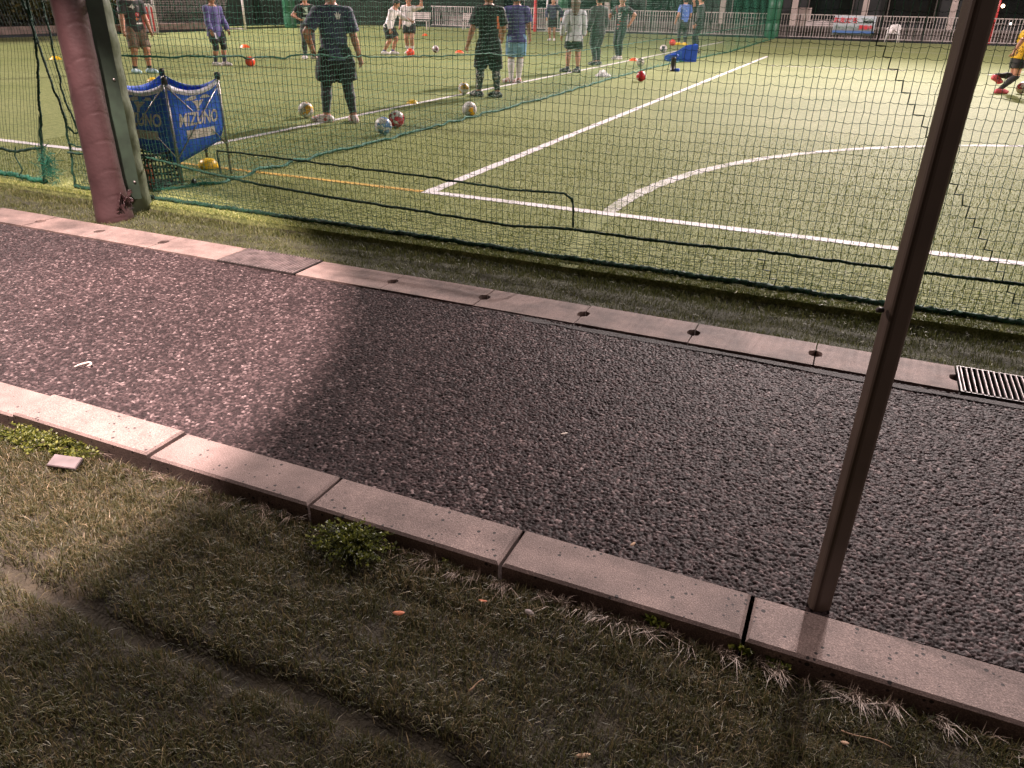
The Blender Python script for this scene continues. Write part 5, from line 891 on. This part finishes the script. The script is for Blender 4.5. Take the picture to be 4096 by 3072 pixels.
# dark pavilion behind the railing
r = empty('pavilion', (-6, 54, 0), 0, 'dark long pavilion with pale columns behind the far railing', 'building'); MB().box(-30, 30, 0, 6, 0, 6).build('wall', 'darkwall', r); m = MB()
for x in (-14, -10.6, -3.2, 1.05, 4.95, 9.5): MB().box(x-.16, x+.16, -.9, -.6, 0, 4.5).build('column', 'pinkcol', r)
for x in (-18, -14.6, -7, -1.5, 3, 7.4, 12.6): f = MB().box(x-1.2, x+1.2, -.02, .0, .9, 2.6).build('window', 'glassdark', r, False, (0, -.01, 0)); MB().box(x-1.26, x-1.2, -.05, .0, .85, 2.65).box(x+1.2, x+1.26, -.05, 0, .85, 2.65).box(x-1.2, x+1.2, -.05, 0, 2.6, 2.65).box(x-1.2, x+1.2, -.05, 0, .85, .9).build('window_frame', 'wallgrey', f)
MB().box(-13.5, -9.2, -1.1, -.55, 1.74, 1.95).build('beam', 'wallgrey', r); MB().box(-30, 30, -.25, -.02, 0, .55).build('plinth', 'wallgrey', r)
MB().box(.9, 2.0, -.42, -.25, 0, 1.5).build('door', 'pinkcol', r)
for (px, py, m, rr, lb) in ((4012, 24, 'spotl', .085, 'warm glowing lamp beyond the railing right of the red post'), (4042, 95, 'spotw', .05, 'small white lamp low beyond the railing at the right')):
    d = ray(px, py); t = 52.6/d[1]; p = np.array([0, 0, H])+d*t; r = empty('wall_lamp', tuple(p), 0, lb, 'lamp'); MB().lathe([(rr*.4, -rr), (rr*.9, -rr*.5), (rr, 0), (rr*.9, rr*.5), (rr*.4, rr)], 14).build('globe', m, r, True); MB().box(-.03, .03, rr*.8, 1.5, -.03, .03).build('bracket', 'dpost', r)

# ---- light
# ------------------------------------------------------------------ night light: floodlight masts, a path lamp, faint sky
def spot(name, p, target, watts, size, blend, rad, c=(1, .875, .83), square=False):
    l = bpy.data.lights.new(name, 'SPOT'); l.energy = watts; l.spot_size = math.radians(size); l.spot_blend = blend; l.shadow_soft_size = rad; l.color = c; l.use_square = square
    o = bpy.data.objects.new(name, l); COL.objects.link(o); o.location = p; o.rotation_euler = (Vector(target)-Vector(p)).to_track_quat('-Z', 'Y').to_euler(); return o
LC = (1, .85, .815)
spot('floodlight', (3.4, 60, 27.2), (-3.5, -13, 0), 225000, 50, 1, .9, LC)
spot('floodlight', (6.6, 60, 30.5), (-3.5, -13, 0), 125000, 52, 1, .9, LC)
spot('floodlight', (34, 6, 22), (-4, 15, 0), 24000, 56, .4, .5, LC)
spot('floodlight', (-40, 8, 22), (-8, 16, 0), 62000, 56, .4, .5, LC)
spot('floodlight', (34, 30, 18), (-3, 46, 0), 75000, 90, .5, .5, LC)
spot('floodlight', (-44, 26, 20), (-14, 42, 0), 95000, 80, .5, .5, LC)
pl = spot('path_lamp', (-3.0, 1.4, 5.2), (-3.0-5.2*math.tan(math.radians(19.3)), 1.4, 0), 6200, 64, .05, .13, (1, .77, .72), True)
w = bpy.data.worlds.new('World'); sc.world = w; w.use_nodes = True; t = w.node_tree; bg = t.nodes['Background']
sky = t.nodes.new('ShaderNodeTexSky'); sky.sky_type = 'NISHITA'; sky.sun_disc = False; sky.sun_elevation = math.radians(-4); sky.sun_rotation = math.radians(200); mx = t.nodes.new('ShaderNodeMixRGB'); mx.inputs[0].default_value = .85; t.links.new(sky.outputs[0], mx.inputs[1]); mx.inputs[2].default_value = (1, .70, .58, 1); t.links.new(mx.outputs[0], bg.inputs['Color']); bg.inputs['Strength'].default_value = .085
cam = bpy.data.cameras.new('camera'); co_ = bpy.data.objects.new('camera', cam); COL.objects.link(co_); cam.sensor_width = 36; cam.lens = FPX/4096*36; cam.clip_start = .05; cam.clip_end = 500
mw = Matrix(((CR[0], CU[0], -CF[0], 0), (CR[1], CU[1], -CF[1], 0), (CR[2], CU[2], -CF[2], H), (0, 0, 0, 1))); co_.matrix_world = mw; sc.camera = co_
sc.view_settings.view_transform = 'Standard'; sc.view_settings.look = 'None'; sc.view_settings.exposure = 0; sc.view_settings.gamma = 1
sc.cycles.max_bounces = 6; sc.cycles.use_denoising = True
